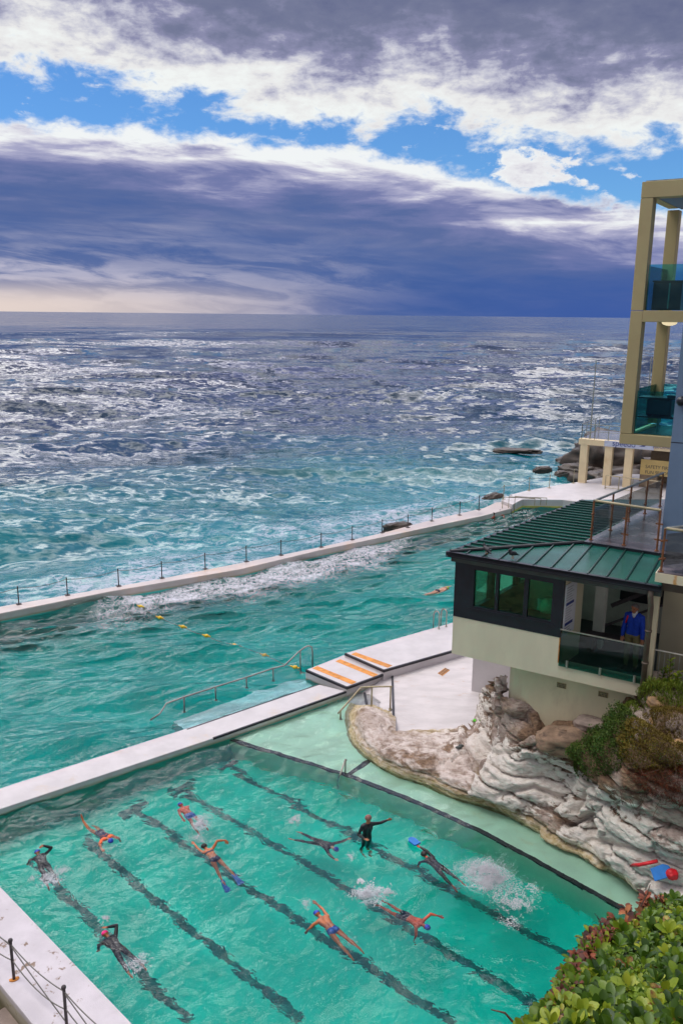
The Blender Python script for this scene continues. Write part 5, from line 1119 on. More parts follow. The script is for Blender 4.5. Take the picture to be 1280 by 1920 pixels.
MX, MY = np.meshgrid(np.arange(1000, 1560, 16), np.arange(1700, 2260, 16)); MV = np.array([[Q(x, y, bdepth(x, y)+.38+.12*math.sin(x*.03)*math.cos(y*.04)) for x in MX[0]] for y in MY[:, 0]])
okm = inside([(1060,2260),(1090,1950),(1120,1880),(1165,1820),(1230,1775),(1300,1745),(1560,1700),(1560,2260)], MX, MY); idx = np.arange(MX.size).reshape(MX.shape); kpm = okm[:-1, :-1] & okm[1:, 1:]
gfaces = np.stack([idx[:-1, :-1][kpm], idx[1:, :-1][kpm], idx[1:, 1:][kpm], idx[:-1, 1:][kpm]], 1)
struct(npmesh('cliff_top_ground', MV.reshape(-1, 3), gfaces, M['soil']), 'dark soil slope under the shrubs')
def cliffplant(name, label, poly, n, size, m, hgt, seed, up=.7, width=1.0, cat='shrub', lump=.12):
    q = sample_poly(poly, n, seed); r = np.random.default_rng(seed)
    base = npv([rpoint(x, y, 0) for x, y in q]); A = npv(poly)
    edge = segdist(poly, q[:, 0], q[:, 1], True); hh = np.minimum(edge/18, 1)*hgt*(.6+.8*fbm(base*3+seed, 3))
    nn = npv([nrm[int(np.clip((y-gy[0])/2.2, 0, len(gy)-1)), int(np.clip((x-gx[0])/2.2, 0, len(gx)-1))] for x, y in q])
    pos = base+nn*(hh*r.uniform(.35, 1, n)**.6)[:, None]+npv((0,0,1))*(hh*r.uniform(.2, .6, n))[:, None]
    d = r.normal(0, .6, (n, 3))+nn*.5+npv((0, -.1, up))
    t = thing(name, base.mean(0), label, cat)
    leaves('foliage', pos, d, size*r.uniform(.6, 1.4, n), np.clip(.35+.35*r.random(n)+.6*(fbm(pos*4, 3)-.5), 0, 1), m, t, True, width); return t
cliffplant('cushion_plant', 'dense dark green cushion plant clinging to the whitewashed cliff', [(1076,1448),(1092,1408),(1128,1376),(1162,1350),(1188,1338),(1206,1362),(1186,1418),(1168,1450),(1120,1462),(1085,1460)], 15000, .042, M['moss'], .42, 61)
cliffplant('dry_bush', 'orange brown dry bush right of the green cushion plant', [(1165,1372),(1215,1362),(1250,1388),(1285,1398),(1310,1440),(1250,1456),(1200,1448),(1165,1424)], 11000, .045, M['dryleaf'], .27, 62, width=.7)
cliffplant('grass_tuft', 'bright yellow green tuft beside the foot of the downpipe', [(1192,1328),(1212,1298),(1240,1284),(1290,1286),(1300,1322),(1240,1336)], 4000, .085, M['grassl'], .28, 63, 1.2, .35, 'grass tuft')
cliffplant('dry_bush', 'dark brown tangled bush at the right edge of the cliff', [(1178,1448),(1230,1440),(1310,1438),(1320,1520),(1250,1500),(1205,1482)], 7000, .045, M['leafred'], .24, 64, width=.35)
cliffplant('grass_tuft', 'sparse ochre weeds between the stones near the right edge', [(1205,1345),(1250,1335),(1310,1340),(1310,1400),(1240,1385)], 4500, .05, M['dryleaf'], .22, 65, 1, .5, 'weeds')
cliffplant('grass_tuft', 'small olive weeds left of the grassy tuft below the downpipe', [(1172,1342),(1196,1318),(1208,1338),(1188,1352)], 700, .06, M['grassl'], .14, 66, 1, .5, 'weeds')
tg = MB(); rg = np.random.default_rng(5)
for k in range(90):
    x, y = rg.uniform(1170, 1290), rg.uniform(1430, 1505); p = rpoint(x, y, rg.uniform(.05, .18)); q = p+rg.normal(0, .18, 3); tg.tube([p, (p+q)/2+rg.normal(0, .04, 3), q], [.006,.005,.003], 4, False)
tag(tg.build('dead_twigs', M['twig'], None), 'tangle of dead brown twigs over the cliff at the right edge', 'twigs', kind='stuff')
# plant by the barred railing
yp = thing('leafy_plant', rpoint(1245,1290), 'young bright green plant with upright stems in front of the barred railing', 'plant')
st = MB(); ps_ = []; ds_ = []
for (x, y, l) in [(1238,1292,.55),(1252,1290,.75),(1262,1294,.5),(1244,1296,.4)]:
    p = rpoint(x, y); q = p+npv((rg.normal(0,.05), -.05, l)); st.tube([p, q], [.010,.006], 5)
    for j in range(14): f = .35+.65*j/14; ps_.append(p+(q-p)*f); ds_.append(npv((math.cos(j*2.4), math.sin(j*2.4), .5)))
st.build('stem', M['twig'], yp); leaves('foliage', npv(ps_), npv(ds_), np.full(len(ps_), .12), rg.uniform(.4, .9, len(ps_)), M['leaf'], yp)
# ------------------------------------------------------------------ people
def unit(v): v = npv(v); return v/np.linalg.norm(v)
def capsule(a, ra, b, rb, n=12):
    a, b = npv(a), npv(b); d = b-a; L = np.linalg.norm(d); d = d/L if L > 1e-6 else npv((0, 0, 1))
    x = np.cross(d, (0, 0, 1) if abs(d[2]) < .9 else (1, 0, 0)); x /= np.linalg.norm(x); y = np.cross(d, x)
    rings = [(a-d*ra*math.cos(t), ra*math.sin(t)) for t in (.35, .8, 1.25)]+[(a, ra), (b, rb)]+[(b+d*rb*math.cos(t), rb*math.sin(t)) for t in (1.25, .8, .35)]
    v = [a-d*ra]; f = []
    for c, r in rings:
        for k in range(n): t = 2*math.pi*k/n; v.append(c+r*(math.cos(t)*x+math.sin(t)*y))
    v.append(b+d*rb); m = len(rings)
    for k in range(n): f.append((0, 1+(k+1) % n, 1+k)); f.append((len(v)-1, 1+(m-1)*n+k, 1+(m-1)*n+(k+1) % n))
    for j in range(m-1):
        for k in range(n): f.append((1+j*n+k, 1+j*n+(k+1) % n, 1+(j+1)*n+(k+1) % n, 1+(j+1)*n+k))
    return v, f
def person(label, origin, s, f, arms, legs, skin, clothes, scale=1.0, head_f=None, head_tilt=None, group=None, fem=False, vox=.0095, cap=None, eyes=True, curl=.5):
    """origin = pelvis; s = spine, f = front; arms {'L': (upper, fore, hand)} and legs {'L': (thigh, shin, foot)} as (s, left, f) directions"""
    s, f = unit(s), npv(f); f = unit(f-s*(f@s)); l = np.cross(s, f)
    D = lambda t: unit(t[0]*s+t[1]*l+t[2]*f)
    B = npv((0, 0, 0)); prims = []
    def add(lab, a, ra, b, rb): prims.append((lab, npv(a), ra, npv(b), rb))
    wm = .92 if fem else 1.0
    waist = B+s*.20; chest = B+s*.38; neck0 = B+s*.52
    for sg in (1, -1):
        add('hips', B+l*sg*.065+s*-.02, .108 if fem else .102, waist+l*sg*.05, .090*wm)
        add('belly', waist+l*sg*.05, .090*wm, chest+l*sg*.075*wm, .108*wm)
        add('chest', chest+l*sg*.075*wm, .108*wm, B+s*.47+l*sg*.10*wm, .078*wm)
        add('hips', B+l*sg*.07-f*.045-s*.03, .088, B+l*sg*.07-f*.03+s*.03, .08)
    hs = unit(head_tilt if head_tilt is not None else s); hf = npv(head_f if head_f is not None else f); hf = unit(hf-hs*(hf@hs)); hl = np.cross(hs, hf)
    add('neck', B+s*.48, .062, neck0+hs*.07, .055)
    hc = neck0+hs*.17+hf*.012
    add('head', hc+hs*.025-hf*.012, .088, hc+hs*.045+hf*.012, .084); add('head', hc-hs*.01+hf*.02, .074, hc-hs*.065+hf*.045, .046)
    add('head', hc+hf*.088+hs*.012, .012, hc+hf*.104-hs*.018, .015); add('head', hc+hf*.088-hs*.055, .016, hc+hf*.080-hs*.052, .018)
    for sg in (1, -1): add('head', hc+hl*sg*.084+hs*.012, .014, hc+hl*sg*.088-hs*.022, .011); add('head', hc+hl*sg*.03+hf*.078+hs*.034, .012, hc+hl*sg*.045+hf*.072+hs*.034, .011)
    for side, sg in (('L', 1), ('R', -1)):
        sh_ = B+s*.46+l*sg*(.175*wm); u_, fo_, ha_ = [D(q) for q in arms[side]]
        add('chest', B+s*.49+l*sg*.05, .06, sh_, .062*wm)
        el = sh_+u_*.29; wr = el+fo_*.25
        add('uarm'+side, sh_, .058*wm, sh_+u_*.14, .050*wm); add('uarm'+side, sh_+u_*.14, .050*wm, el, .040*wm); add('farm'+side, el, .042*wm, el+fo_*.09, .043*wm); add('farm'+side, el+fo_*.09, .043*wm, wr, .027*wm)
        pn = np.cross(ha_, l if abs(ha_@l) < .8 else s); pn = unit(pn); pw = np.cross(ha_, pn)
        for k in range(4):
            o_ = pw*(.021*(k-1.5)); add('hand'+side, wr+o_*.55, .016, wr+ha_*.085+o_, .0125)
            ln = (.068, .078, .073, .055)[k]; bd = unit(ha_+pn*curl*.7)
            k1 = wr+ha_*.085+o_*1.08; k2 = k1+unit(ha_+pn*curl*.25)*ln*.52; add('hand'+side, k1, .0105, k2, .0098); add('hand'+side, k2, .0098, k2+bd*ln*.48, .0085)
        tb = wr+ha_*.03+pw*-.03; t2_ = tb+unit(ha_*.75-pw*.75+pn*.2)*.045; add('hand'+side, tb, .014, t2_, .0115); add('hand'+side, t2_, .0115, t2_+unit(ha_-pw*.25+pn*.2)*.038, .0095)
        hp = B+l*sg*.088-s*.02; th_, sn_, ft_ = [D(q) for q in legs[side]]
        kn_ = hp+th_*.42; an = kn_+sn_*.41
        add('thigh'+side, hp, .090, hp+th_*.2, .075); add('thigh'+side, hp+th_*.2, .075, kn_, .053); add('shin'+side, kn_, .053, kn_+sn_*.13-f*.012, .055); add('shin'+side, kn_+sn_*.13-f*.012, .055, an, .035)
        add('foot'+side, an-ft_*.04+sn_*.02, .034, an+ft_*.09+sn_*.035, .031); add('foot'+side, an+ft_*.09+sn_*.035, .034, an+ft_*.18+sn_*.045, .02)
    vs, fs_ = [], []
    for lab, a, ra, b, rb in prims:
        v_, f_ = capsule(a, ra, b, rb); k = len(vs); vs += [tuple(q) for q in v_]; fs_ += [tuple(i+k for i in q) for q in f_]
    me = bpy.data.meshes.new('person'); me.from_pydata(vs, [], fs_); tmp = bpy.data.objects.new('tmp', me); COL.objects.link(tmp)
    rmod = tmp.modifiers.new('r', 'REMESH'); rmod.mode = 'VOXEL'; rmod.voxel_size = vox; sm2 = tmp.modifiers.new('s', 'SMOOTH'); sm2.factor = .5; sm2.iterations = 3
    me2 = bpy.data.meshes.new_from_object(tmp.evaluated_get(bpy.context.evaluated_depsgraph_get())); bpy.data.objects.remove(tmp)
    V = np.empty(len(me2.vertices)*3); me2.vertices.foreach_get('co', V); V = V.reshape(-1, 3); Nn = np.empty(len(V)*3); me2.vertices.foreach_get('normal', Nn); Nn = Nn.reshape(-1, 3)
    best = np.full(len(V), 1e9); lab_i = np.zeros(len(V), int); tpar_ = np.zeros(len(V))
    names = sorted(set(p[0] for p in prims)); cum = {}
    for lab, a, ra, b, rb in prims:
        ab = b-a; t = np.clip(((V-a)@ab)/max(ab@ab, 1e-9), 0, 1); dd2 = np.linalg.norm(V-a-t[:, None]*ab, axis=1)-(ra+(rb-ra)*t)
        w2 = dd2 < best; best[w2] = dd2[w2]; lab_i[w2] = names.index(lab)
    org = npv(origin); me2.transform(Matrix.Translation(Vector(-npv((0,0,0)))) @ Matrix.Scale(scale, 4))
    o = link('person', me2, skin, None, True); o.location = tuple(org); LOC[o.name] = (0, 0, 0); tag(o, label, 'person', group)
    quads = [tuple(p.vertices) for p in me2.polygons]; QA = np.array([q if len(q) == 4 else q+(q[-1],) for q in quads])
    info = dict(hc=hc, hs=hs, hf=hf, hl=hl, V=V, N=Nn)
    js = {}
    for side, sg in (('L', 1), ('R', -1)):
        u_, fo_, ha_ = [D(q) for q in arms[side]]; sh_ = B+s*.46+l*sg*(.175*wm); th_, sn_, ft_ = [D(q) for q in legs[side]]; hp = B+l*sg*.088-s*.02
        js['el'+side] = sh_+u_*.29; js['wr'+side] = js['el'+side]+fo_*.25; js['hd'+side] = js['wr'+side]+ha_*.1; js['kn'+side] = hp+th_*.42; js['an'+side] = js['kn'+side]+sn_*.41; js['sh'+side] = sh_; js['hp'+side] = hp; js['th'+side] = th_; js['sn'+side] = sn_; js['ft'+side] = ft_; js['ud'+side] = u_; js['fd'+side] = fo_
    def shell(name, sel, infl, m, thick=None):
        fsel = QA[sel[QA].sum(1) >= 3]
        if len(fsel) == 0: return None
        u2 = np.unique(fsel); rmap = -np.ones(len(V), int); rmap[u2] = np.arange(len(u2)); ff = rmap[fsel]
        wob = infl*(1+.5*(fbm(V[u2]*22+3, 2)-.5))
        vv = (V[u2]+Nn[u2]*wob[:, None])*scale
        mee = bpy.data.meshes.new(name); mee.from_pydata([tuple(q) for q in vv], [], [tuple(dict.fromkeys(q)) for q in ff.tolist()]); mee.update()
        c = link(name, mee, m, None, True); c.parent = o; return c
    def has(*ls): return np.isin(lab_i, [names.index(x) for x in ls if x in names])
    along = lambda p, d: (V-p)@d
    info.update(has=has, along=along, js=js, B=B, s=s, l=l, f=f)
    for name, fn, infl, m in clothes: shell(name, fn(info), infl, m)
    if cap is not None:
        kind, m = cap
        hx = along(hc, hs); hy = along(hc, hf); h_ = has('head', 'neck')
        if kind == 'cap': sel = h_ & (hx+.30*(-hy) > .020)
        elif kind == 'hair': sel = h_ & ((hx-.55*hy > -.005) | ((hy < -.02) & (hx > -.08)))
        elif kind == 'shorthair': sel = h_ & (hx-.75*hy > .028)
        shell({'cap': 'swim_cap', 'hair': 'hair', 'shorthair': 'hair', 'beanie': 'beanie'}[kind], sel if kind != 'beanie' else h_ & (hx-.25*hy > .015), {'cap': .007, 'hair': .014, 'shorthair': .011, 'beanie': .018}[kind], m)
    if eyes:
        for sg in (1, -1):
            b = MB(); b.ball((hc+hl*sg*.034+hf*.082+hs*.018)*scale, .013*scale, 10, 7); c = b.build('eye', M['hair_dark'], None, True); c.parent = o
        b = MB(); b.tube([(hc-hl*.024+hf*.092-hs*.060)*scale, (hc+hf*.099-hs*.058)*scale, (hc+hl*.024+hf*.092-hs*.060)*scale], .006*scale, 6); c = b.build('mouth', M['skin_red'], None, True); c.parent = o
    info['obj'] = o; info['org'] = org; info['scale'] = scale
    return info
TORSO = ('hips', 'belly', 'chest')
def c_wetsuit(full=True, arms=True):
    def fn(i):
        s_ = i['has'](*TORSO) | i['has']('neck') & (i['along'](i['B']+i['s']*.52, i['s']) < .02)
        for sd_ in 'LR':
            s_ |= i['has']('thigh'+sd_)
            if full: s_ |= i['has']('shin'+sd_) & (i['along'](i['js']['an'+sd_], i['js']['sn'+sd_]) < -.05)
            if arms: s_ |= i['has']('uarm'+sd_) | i['has']('farm'+sd_)
        return s_
    return fn
def c_briefs(leg=.10):
    def fn(i):
        s_ = i['has']('hips') & (i['along'](i['B'], i['s']) < .085)
        for sd_ in 'LR': s_ |= (i['has']('thigh'+sd_)) & (i['along'](i['js']['hp'+sd_], i['js']['th'+sd_]) < leg)
        return s_
    return fn
def c_band(a, b): return lambda i: i['has'](*TORSO) & (i['along'](i['B'], i['s']) > a) & (i['along'](i['B'], i['s']) < b)
def c_sleeves(lo, hi):
    def fn(i):
        s_ = i['has']('chest') & (i['along'](i['B'], i['s']) > .30)
        for sd_ in 'LR': s_ |= i['has']('uarm'+sd_)
        return s_
    return fn
def swimmer(label, hx, hy, fx, fy, arms, skin, clothes, cap=None, legs=None, z=-.02, scale=.75, pitch=.0, fem=False, roll=0.0, group='swimmers in the near pool', head_f=None, hlift=.0):
    a, b = P(hx, hy, .08), P(fx, fy, .0); s = unit(npv((a[0]-b[0], a[1]-b[1], 0))); s = unit(s+npv((0,0,pitch)))
    # the head sits 0.72 m ahead of the pelvis
    o_ = a-s*.70*scale; o_ = npv((o_[0], o_[1], z-.125)); s = unit(s+npv((0,0,.16)))
    lft = np.cross((0,0,1.), s); f_ = unit(npv((0,0,-1.))+lft*roll)
    lg = legs or {'L': ((-1,.08,.10),(-1,.06,-.08),(-1,.05,.25)), 'R': ((-1,-.10,-.04),(-1,-.06,-.16),(-1,-.05,.25))}
    hf = head_f if head_f is not None else f_+s*.35
    return person(label, o_, s, f_, arms, lg, skin, clothes, scale, head_f=hf, head_tilt=unit(s+npv((0,0,hlift))), cap=cap, group=group, fem=fem, eyes=False)
REACH = ((1,.18,.05),(1,-.05,.12),(1,0,.15)); REACHR = ((1,-.18,.05),(1,.05,.12),(1,0,.15))
DOWN_L = ((.5,.25,.9),(-.1,.1,1),(-.3,0,1)); DOWN_R = ((.5,-.25,.9),(-.1,-.1,1),(-.3,0,1)); BACK_L = ((-.9,.3,-.1),(-1,.1,.1),(-1,0,.1)); BACK_R = ((-.9,-.3,-.1),(-1,-.1,.1),(-1,0,.1))
RECOV_R = ((.10,-.80,-.60),(.85,-.35,.25),(.9,0,.4)); RECOV_L = ((.10,.80,-.60),(.85,.35,.25),(.9,0,.4))
WS = [('wetsuit', c_wetsuit(), .006, M['neoprene'])]
# 1 blue cap, black wetsuit, far left
swimmer('swimmer in blue cap and black wetsuit, right elbow raised, at the far left', 70, 1591, 99, 1650, {'L': DOWN_L, 'R': ((.35,-.75,-.55),(.2,.5,-.25),(.3,.6,.3))}, M['skin'], WS, ('cap', M['capblue']), z=.0, hlift=.1)
# 2 swimmer coming towards the viewer with one leg lifted
swimmer('swimmer in navy suit with orange shoulders and one bare leg lifted behind', 207, 1570, 162, 1535, {'L': ((.4,.5,.6),(-.2,.2,1),(-.2,0,1)), 'R': ((.75,-.65,-.1),(.9,-.2,.3),(1,0,.2))}, M['skin_tan'],
    [('swimsuit', lambda i: i['has'](*TORSO), .006, M['navy']), ('orange_top', c_sleeves(0, 1), .010, M['orangesuit'])], ('cap', M['capblue']), legs={'L': ((-1,.15,.45),(-.9,.1,.3),(-1,0,.3)), 'R': ((-1,-.12,-.10),(-.8,-.10,-.75),(-.3,0,-.8))}, z=.02)
# 3 blue shorts, far
swimmer('swimmer with reddened bare back, blue cap and blue shorts, nearest the divider', 338, 1500, 374, 1542, {'L': BACK_L, 'R': DOWN_R}, M['skin_red'], [('swim_shorts', c_briefs(.16), .010, M['briefblue'])], ('cap', M['capblue']), z=-.03)
# 4 bikini and fins
i4 = swimmer('woman in dark bikini and blue fins, right arm arched over the water', 383, 1581, 432, 1638, {'L': REACH, 'R': ((.30,-.75,-.75),(-.35,-.80,.0),(-.6,-.5,.5))}, M['skin_tan'], [('bikini_bottom', c_briefs(.035), .006, M['navy']), ('bikini_top', c_band(.33, .385), .006, M['navy'])], ('hair', M['hair_dark']), fem=True, z=.03, legs={'L': ((-1,.16,.22),(-1,.10,.25),(-1,.05,.25)), 'R': ((-1,-.10,.0),(-1,-.05,.0),(-1,-.05,.2))})
def fin(i, sd_, m):
    j = {k: v*(i['scale'] if k[:2] == 'an' else 1) for k, v in i['js'].items()}; p = j['an'+sd_]; d = unit(j['sn'+sd_]*.9+j['ft'+sd_]*.35); w_ = i['l']; b = MB()
    pts = [p+w_*.045, p-w_*.045, p+d*.16-w_*.05, p+d*.16+w_*.05, p+d*.36-w_*.085, p+d*.36+w_*.085]; up_ = i['f']*.012
    v = [q+up_ for q in pts]+[q-up_ for q in pts]; b.add(v, [(0,1,2,3),(3,2,4,5),(6,9,8,7),(9,11,10,8),(0,6,7,1),(1,7,8,2),(2,8,10,4),(4,10,11,5),(5,11,9,3),(3,9,6,0)])
    c = b.build('fin', m, None); c.parent = i['obj']
for sd_ in 'LR': fin(i4, sd_, M['briefblue'])
# 5 pink cap
swimmer('swimmer in bright pink cap and dark wetsuit, right arm bent above the head', 197, 1744, 258, 1812, {'L': DOWN_L, 'R': ((.75,-.55,-.55),(.25,.75,-.1),(.6,.6,.3))}, M['skin_tan'], WS, ('cap', M['cappink']), z=.02, legs={'L': ((-1,.14,.05),(-1,.12,-.10),(-.9,.05,-.2)), 'R': ((-1,-.16,.0),(-1,-.12,-.02),(-1,-.05,.2))}, hlift=.12)
# 6 black wetsuit heading right
swimmer('swimmer in black wetsuit and blue cap heading right, arm reaching forward', 629, 1584, 572, 1562, {'L': ((.4,.8,.1),(.3,1,.1),(.4,1,.2)), 'R': ((.9,-.55,.1),(1,-.25,.2),(1,0,.2))}, M['skin_pale'], WS, ('cap', M['capblue']), z=-.02, legs={'L': ((-1,.05,.0),(-1,.05,-.1),(-1,0,.2)), 'R': ((-1,-.25,.0),(-1,-.35,-.08),(-1,0,.2))})
# 8 black wetsuit with kickboard float
i8 = swimmer('dark haired swimmer in black wetsuit holding a blue float ahead, kicking up spray', 795, 1594, 845, 1640, {'L': DOWN_L, 'R': ((.95,.15,-.25),(1,.30,.05),(1,.2,.1))}, M['skin_red'], WS, ('hair', M['hair_dark']), z=-.01, hlift=.15)
hp8 = i8['org']+i8['js']['hdR']*i8['scale']; b = MB(); sv = unit(i8['s']*npv((1,1,0))); lv = i8['l']; c8 = hp8+sv*.15+npv((0,0,.0)); c8[2] = max(c8[2], .06)
outl = [(x*.8, y*.8) for x, y in [(-.17,-.12),(-.17,.12),(.10,.13),(.20,.07),(.22,0),(.20,-.07),(.10,-.13)]]
b.add([c8+sv*x+lv*y+npv((0,0,-.02)) for x, y in outl]+[c8+sv*x+lv*y+npv((0,0,.02)) for x, y in outl], [tuple(range(7))[::-1], tuple(range(7,14))]+[(k, (k+1)%7, 7+(k+1)%7, 7+k) for k in range(7)])
tag(b.build('kickboard', M['bluefoam'], bevel=.008), 'bright blue float held out ahead by the dark haired swimmer', 'float')
# 9 blue briefs
swimmer('bare backed man in blue briefs and navy cap, left arm swinging over', 594, 1706, 664, 1776, {'L': DOWN_L, 'R': REACHR, 'L': ((-.35,.75,-.60),(.1,.55,.6),(-.2,.2,1))}, M['skin_tan'], [('swim_briefs', c_briefs(.05), .008, M['briefblue'])], ('cap', M['capblue']), z=.02, scale=.80)
# 10 red
swimmer('swimmer with red shoulders, blue cap and navy jammers heading away from the viewer rocks', 800, 1730, 722, 1690, {'L': ((.25,.9,-.35),(.75,.55,.35),(.9,.2,.4)), 'R': ((.3,-.5,.8),(-.2,-.1,1),(-.2,0,1))}, M['skin_red'], [('swim_jammers', c_briefs(.26), .008, M['navy'])], ('cap', M['capblue']), z=.0)
bpy.data.objects[[o.name for o in COL.objects if o.get('label', '').endswith('the viewer rocks')][0]]['label'] = 'swimmer with red shoulders, blue cap and navy jammers, feet in white splash'
# 11 yellow cap in the ocean pool
swimmer('lone swimmer in yellow green cap in the long ocean pool', 838, 1101, 806, 1109, {'L': REACH, 'R': BACK_R}, M['skin_pale'], [('swim_briefs', c_briefs(.05), .008, M['navy'])], ('cap', M['capyellow']), z=.08, group='bathers in the ocean pool')
# 12, 13 bathers at the far corner
STAND_LEGS = {'L': ((-1,.04,.1),(-1,.02,-.05),(0,0,1)), 'R': ((-1,-.04,.1),(-1,-.02,-.05),(0,0,1))}
for (x, y, fx, lb, sk, sc_) in ((925,966,(-.9,.5,0),'bather standing shoulder deep at the far corner, nearer the camera','skin_red',.85), (937,961,(-.6,-.8,0),'bather half hidden behind another at the far corner by the rails','skin_red',.85)):
    p = P(x, y, .15); person(lb, (p[0], p[1], -.36), (0,0,1), fx, {'L': ((-.4,.8,.5),(-.2,.3,1),(0,0,1)), 'R': ((-.4,-.8,.5),(-.2,-.3,1),(0,0,1))}, STAND_LEGS, M[sk], [('swim_briefs', c_briefs(.06), .008, M['navy'])], sc_, cap=('shorthair', M['hair_dark']), group='bathers in the ocean pool', vox=.013)
# 7 standing person
p7 = P(687, 1570, 0); person('person in brown beanie and black wetsuit standing waist deep, one arm stretched out', (p7[0], p7[1], -.02), (.05,0,1), (.45,-.9,0),
    {'L': ((-.15,1,-.05),(.22,1,.1),(.1,1,.1)), 'R': ((-.9,-.45,.0),(-.1,.4,1),(0,.6,1))}, STAND_LEGS, M['skin'], WS, .78, head_f=(.5,-.85,-.25), cap=('beanie', M['beanie']), group='swimmers in the near pool', vox=.009)
# man on the balcony
sm_off = 1.05; mh = plane_hit(1176, 1290, K0+kn*sm_off, kn); 
man = person('grey haired man in blue sweater and khaki trousers looking down from the balcony', (mh[0], mh[1], 3.96+.905), (0,-.0,1), -kn-ku*.15, {'L': ((-1,.20,.05),(-1,.10,.22),(-1,0,.2)), 'R': ((-1,-.20,.02),(-1,-.02,.25),(-1,0,.2))},
    {'L': ((-1,.06,.02),(-1,.02,-.02),(0,.1,1)), 'R': ((-1,-.06,.02),(-1,-.02,-.02),(0,-.1,1))}, M['skin'],
    [('trousers', lambda i: (i['has']('hips') & (i['along'](i['B'], i['s']) < .1)) | i['has']('thighL','thighR') | (i['has']('shinL','shinR') & (np.minimum(i['along'](i['js']['anL'], i['js']['snL']), i['along'](i['js']['anR'], i['js']['snR'])) < .0)), .014, M['trousers']),
     ('sweater', lambda i: (i['has'](*TORSO) & (i['along'](i['B'], i['s']) > .0) & ~((i['along'](i['B'], i['s']) > .43) & (np.abs(i['along'](i['B'], i['l'])) < .05-(.52-i['along'](i['B'], i['s']))*.35) & (i['along'](i['B'], i['f']) > 0))) | i['has']('uarmL','uarmR') | (i['has']('farmL','farmR') & (np.minimum(i['along'](i['js']['wrL'], i['js']['fdL']), i['along'](i['js']['wrR'], i['js']['fdR'])) < -.015)), .018, M['sweater']),
     ('collar', lambda i: (i['has']('neck') & (i['along'](i['B'], i['s']) < .54)) | (i['has']('chest','neck') & (i['along'](i['B'], i['s']) > .42) & (np.abs(i['along'](i['B'], i['l'])) < .06) & (i['along'](i['B'], i['f']) > 0)), .009, M['shirt']),
     ('shoe', lambda i: i['has']('footL','footR'), .008, M['ink_dark'])], 1.0, head_f=-kn*1.0-ku*.45+npv((0,0,-.30)), head_tilt=unit(npv((0,0,1))-kn*.22), cap=('shorthair', M['hair_grey']), vox=.0085)
b = MB(); q = man['js']['shR']; mo = man['org']; 
b.tube([mo+q+npv((0,0,.075))+man['l']*.045-man['f']*.02, mo+q+man['f']*.11+man['l']*.035-npv((0,0,.02)), mo+q+man['f']*.115+man['l']*.01-npv((0,0,.17))], .022, 8); tag(b.build('shoulder_strap', M['redcloth'], smooth=True), 'red bag strap over the right shoulder of the man on the balcony', 'strap')

# ------------------------------------------------------------------ spray thrown up by kicking feet
M['spray'] = mat('white_spray', (0.80,0.79,0.84), .35, .04, 20)
IV = npv([(1,0,0),(-1,0,0),(0,1,0),(0,-1,0),(0,0,1),(0,0,-1)]); IF = np.array([(0,2,4),(2,1,4),(1,3,4),(3,0,4),(2,0,5),(1,2,5),(3,1,5),(0,3,5)])
def spray(label, px, py, rx_, rz_, n, seed, rmin=.003, rmax=.014, elong=(1,1), ang=0.0):
    n = int(n*1.6); rmax *= .62; rmin *= .9; r = np.random.default_rng(seed); c = P(px, py, 0); K = 9; cc = r.normal(0, .42, (K, 2)); cw_ = r.uniform(.12, .36, K); ch = r.uniform(.2, 1.0, K); k = r.integers(0, K, n)
    a = (cc[k]+r.normal(0, 1, (n, 2))*cw_[k][:, None]); rad2 = (a**2).sum(1)
    h = rz_*np.abs(r.normal(0, .45, n))*ch[k]*np.exp(-rad2*.8); lean = h*.5
    n0 = n; a = a*rx_*npv(elong); cs, sn = math.cos(ang), math.sin(ang); a = np.stack([a[:, 0]*cs-a[:, 1]*sn+lean, a[:, 0]*sn+a[:, 1]*cs], 1)
    nzv = fbm(np.stack([a[:, 0]*9, a[:, 1]*9, h*9+seed], 1), 3); keep = nzv > .42; a, h = a[keep], h[keep]; n = len(a)
    rad = rmin+(rmax-rmin)*r.random(n)**4; ctr = np.stack([c[0]+a[:, 0], c[1]+a[:, 1], h+.012], 1)
    st_ = r.uniform(.6, 1.7, (n, 1, 3)); v = ctr[:, None]+IV[None]*rad[:, None, None]*st_; f = (IF[None]+np.arange(n)[:, None, None]*len(IV)).reshape(-1, 3)
    o = npmesh('spray', v.reshape(-1, 3), f, M['spray']); tag(o, label, 'splash', kind='stuff')
spray('big burst of white spray behind the swimmer with the blue float', 905, 1650, .62, .62, 26000, 1, .002, .016, (1.25,.7), -.5)
spray('loose droplets trailing right of the big burst', 955, 1685, .7, .12, 5000, 2, .003, .016)
spray('white kick splash behind the swimmer with red shoulders', 686, 1676, .28, .40, 2600, 3, .003, .02)
spray('smaller kick splash beside the red shouldered swimmer', 722, 1680, .20, .25, 1300, 4, .003, .018)
spray('white kick splash behind the blue shorts swimmer near the divider', 376, 1544, .28, .22, 2000, 5, .003, .018)
spray('splash at the feet of the far left wetsuit swimmer', 96, 1648, .4, .10, 1300, 6, .003, .014)
spray('splash at the feet of the pink capped swimmer', 262, 1808, .35, .12, 1000, 7, .003, .014)
spray('small spout of white water left of the wetsuit swimmer heading right', 554, 1540, .16, .30, 900, 8, .003, .016)
spray('splash around the head of the bikini swimmer', 372, 1576, .2, .12, 500, 9, .003, .014)
spray('splash ahead of the navy capped man', 572, 1697, .2, .18, 500, 10, .003, .014)
spray('splash at the reaching hand of the wetsuit swimmer heading right', 655, 1607, .14, .12, 400, 11, .003, .014)
spray('splash ahead of the pink cap', 195, 1728, .12, .15, 400, 12, .003, .016)

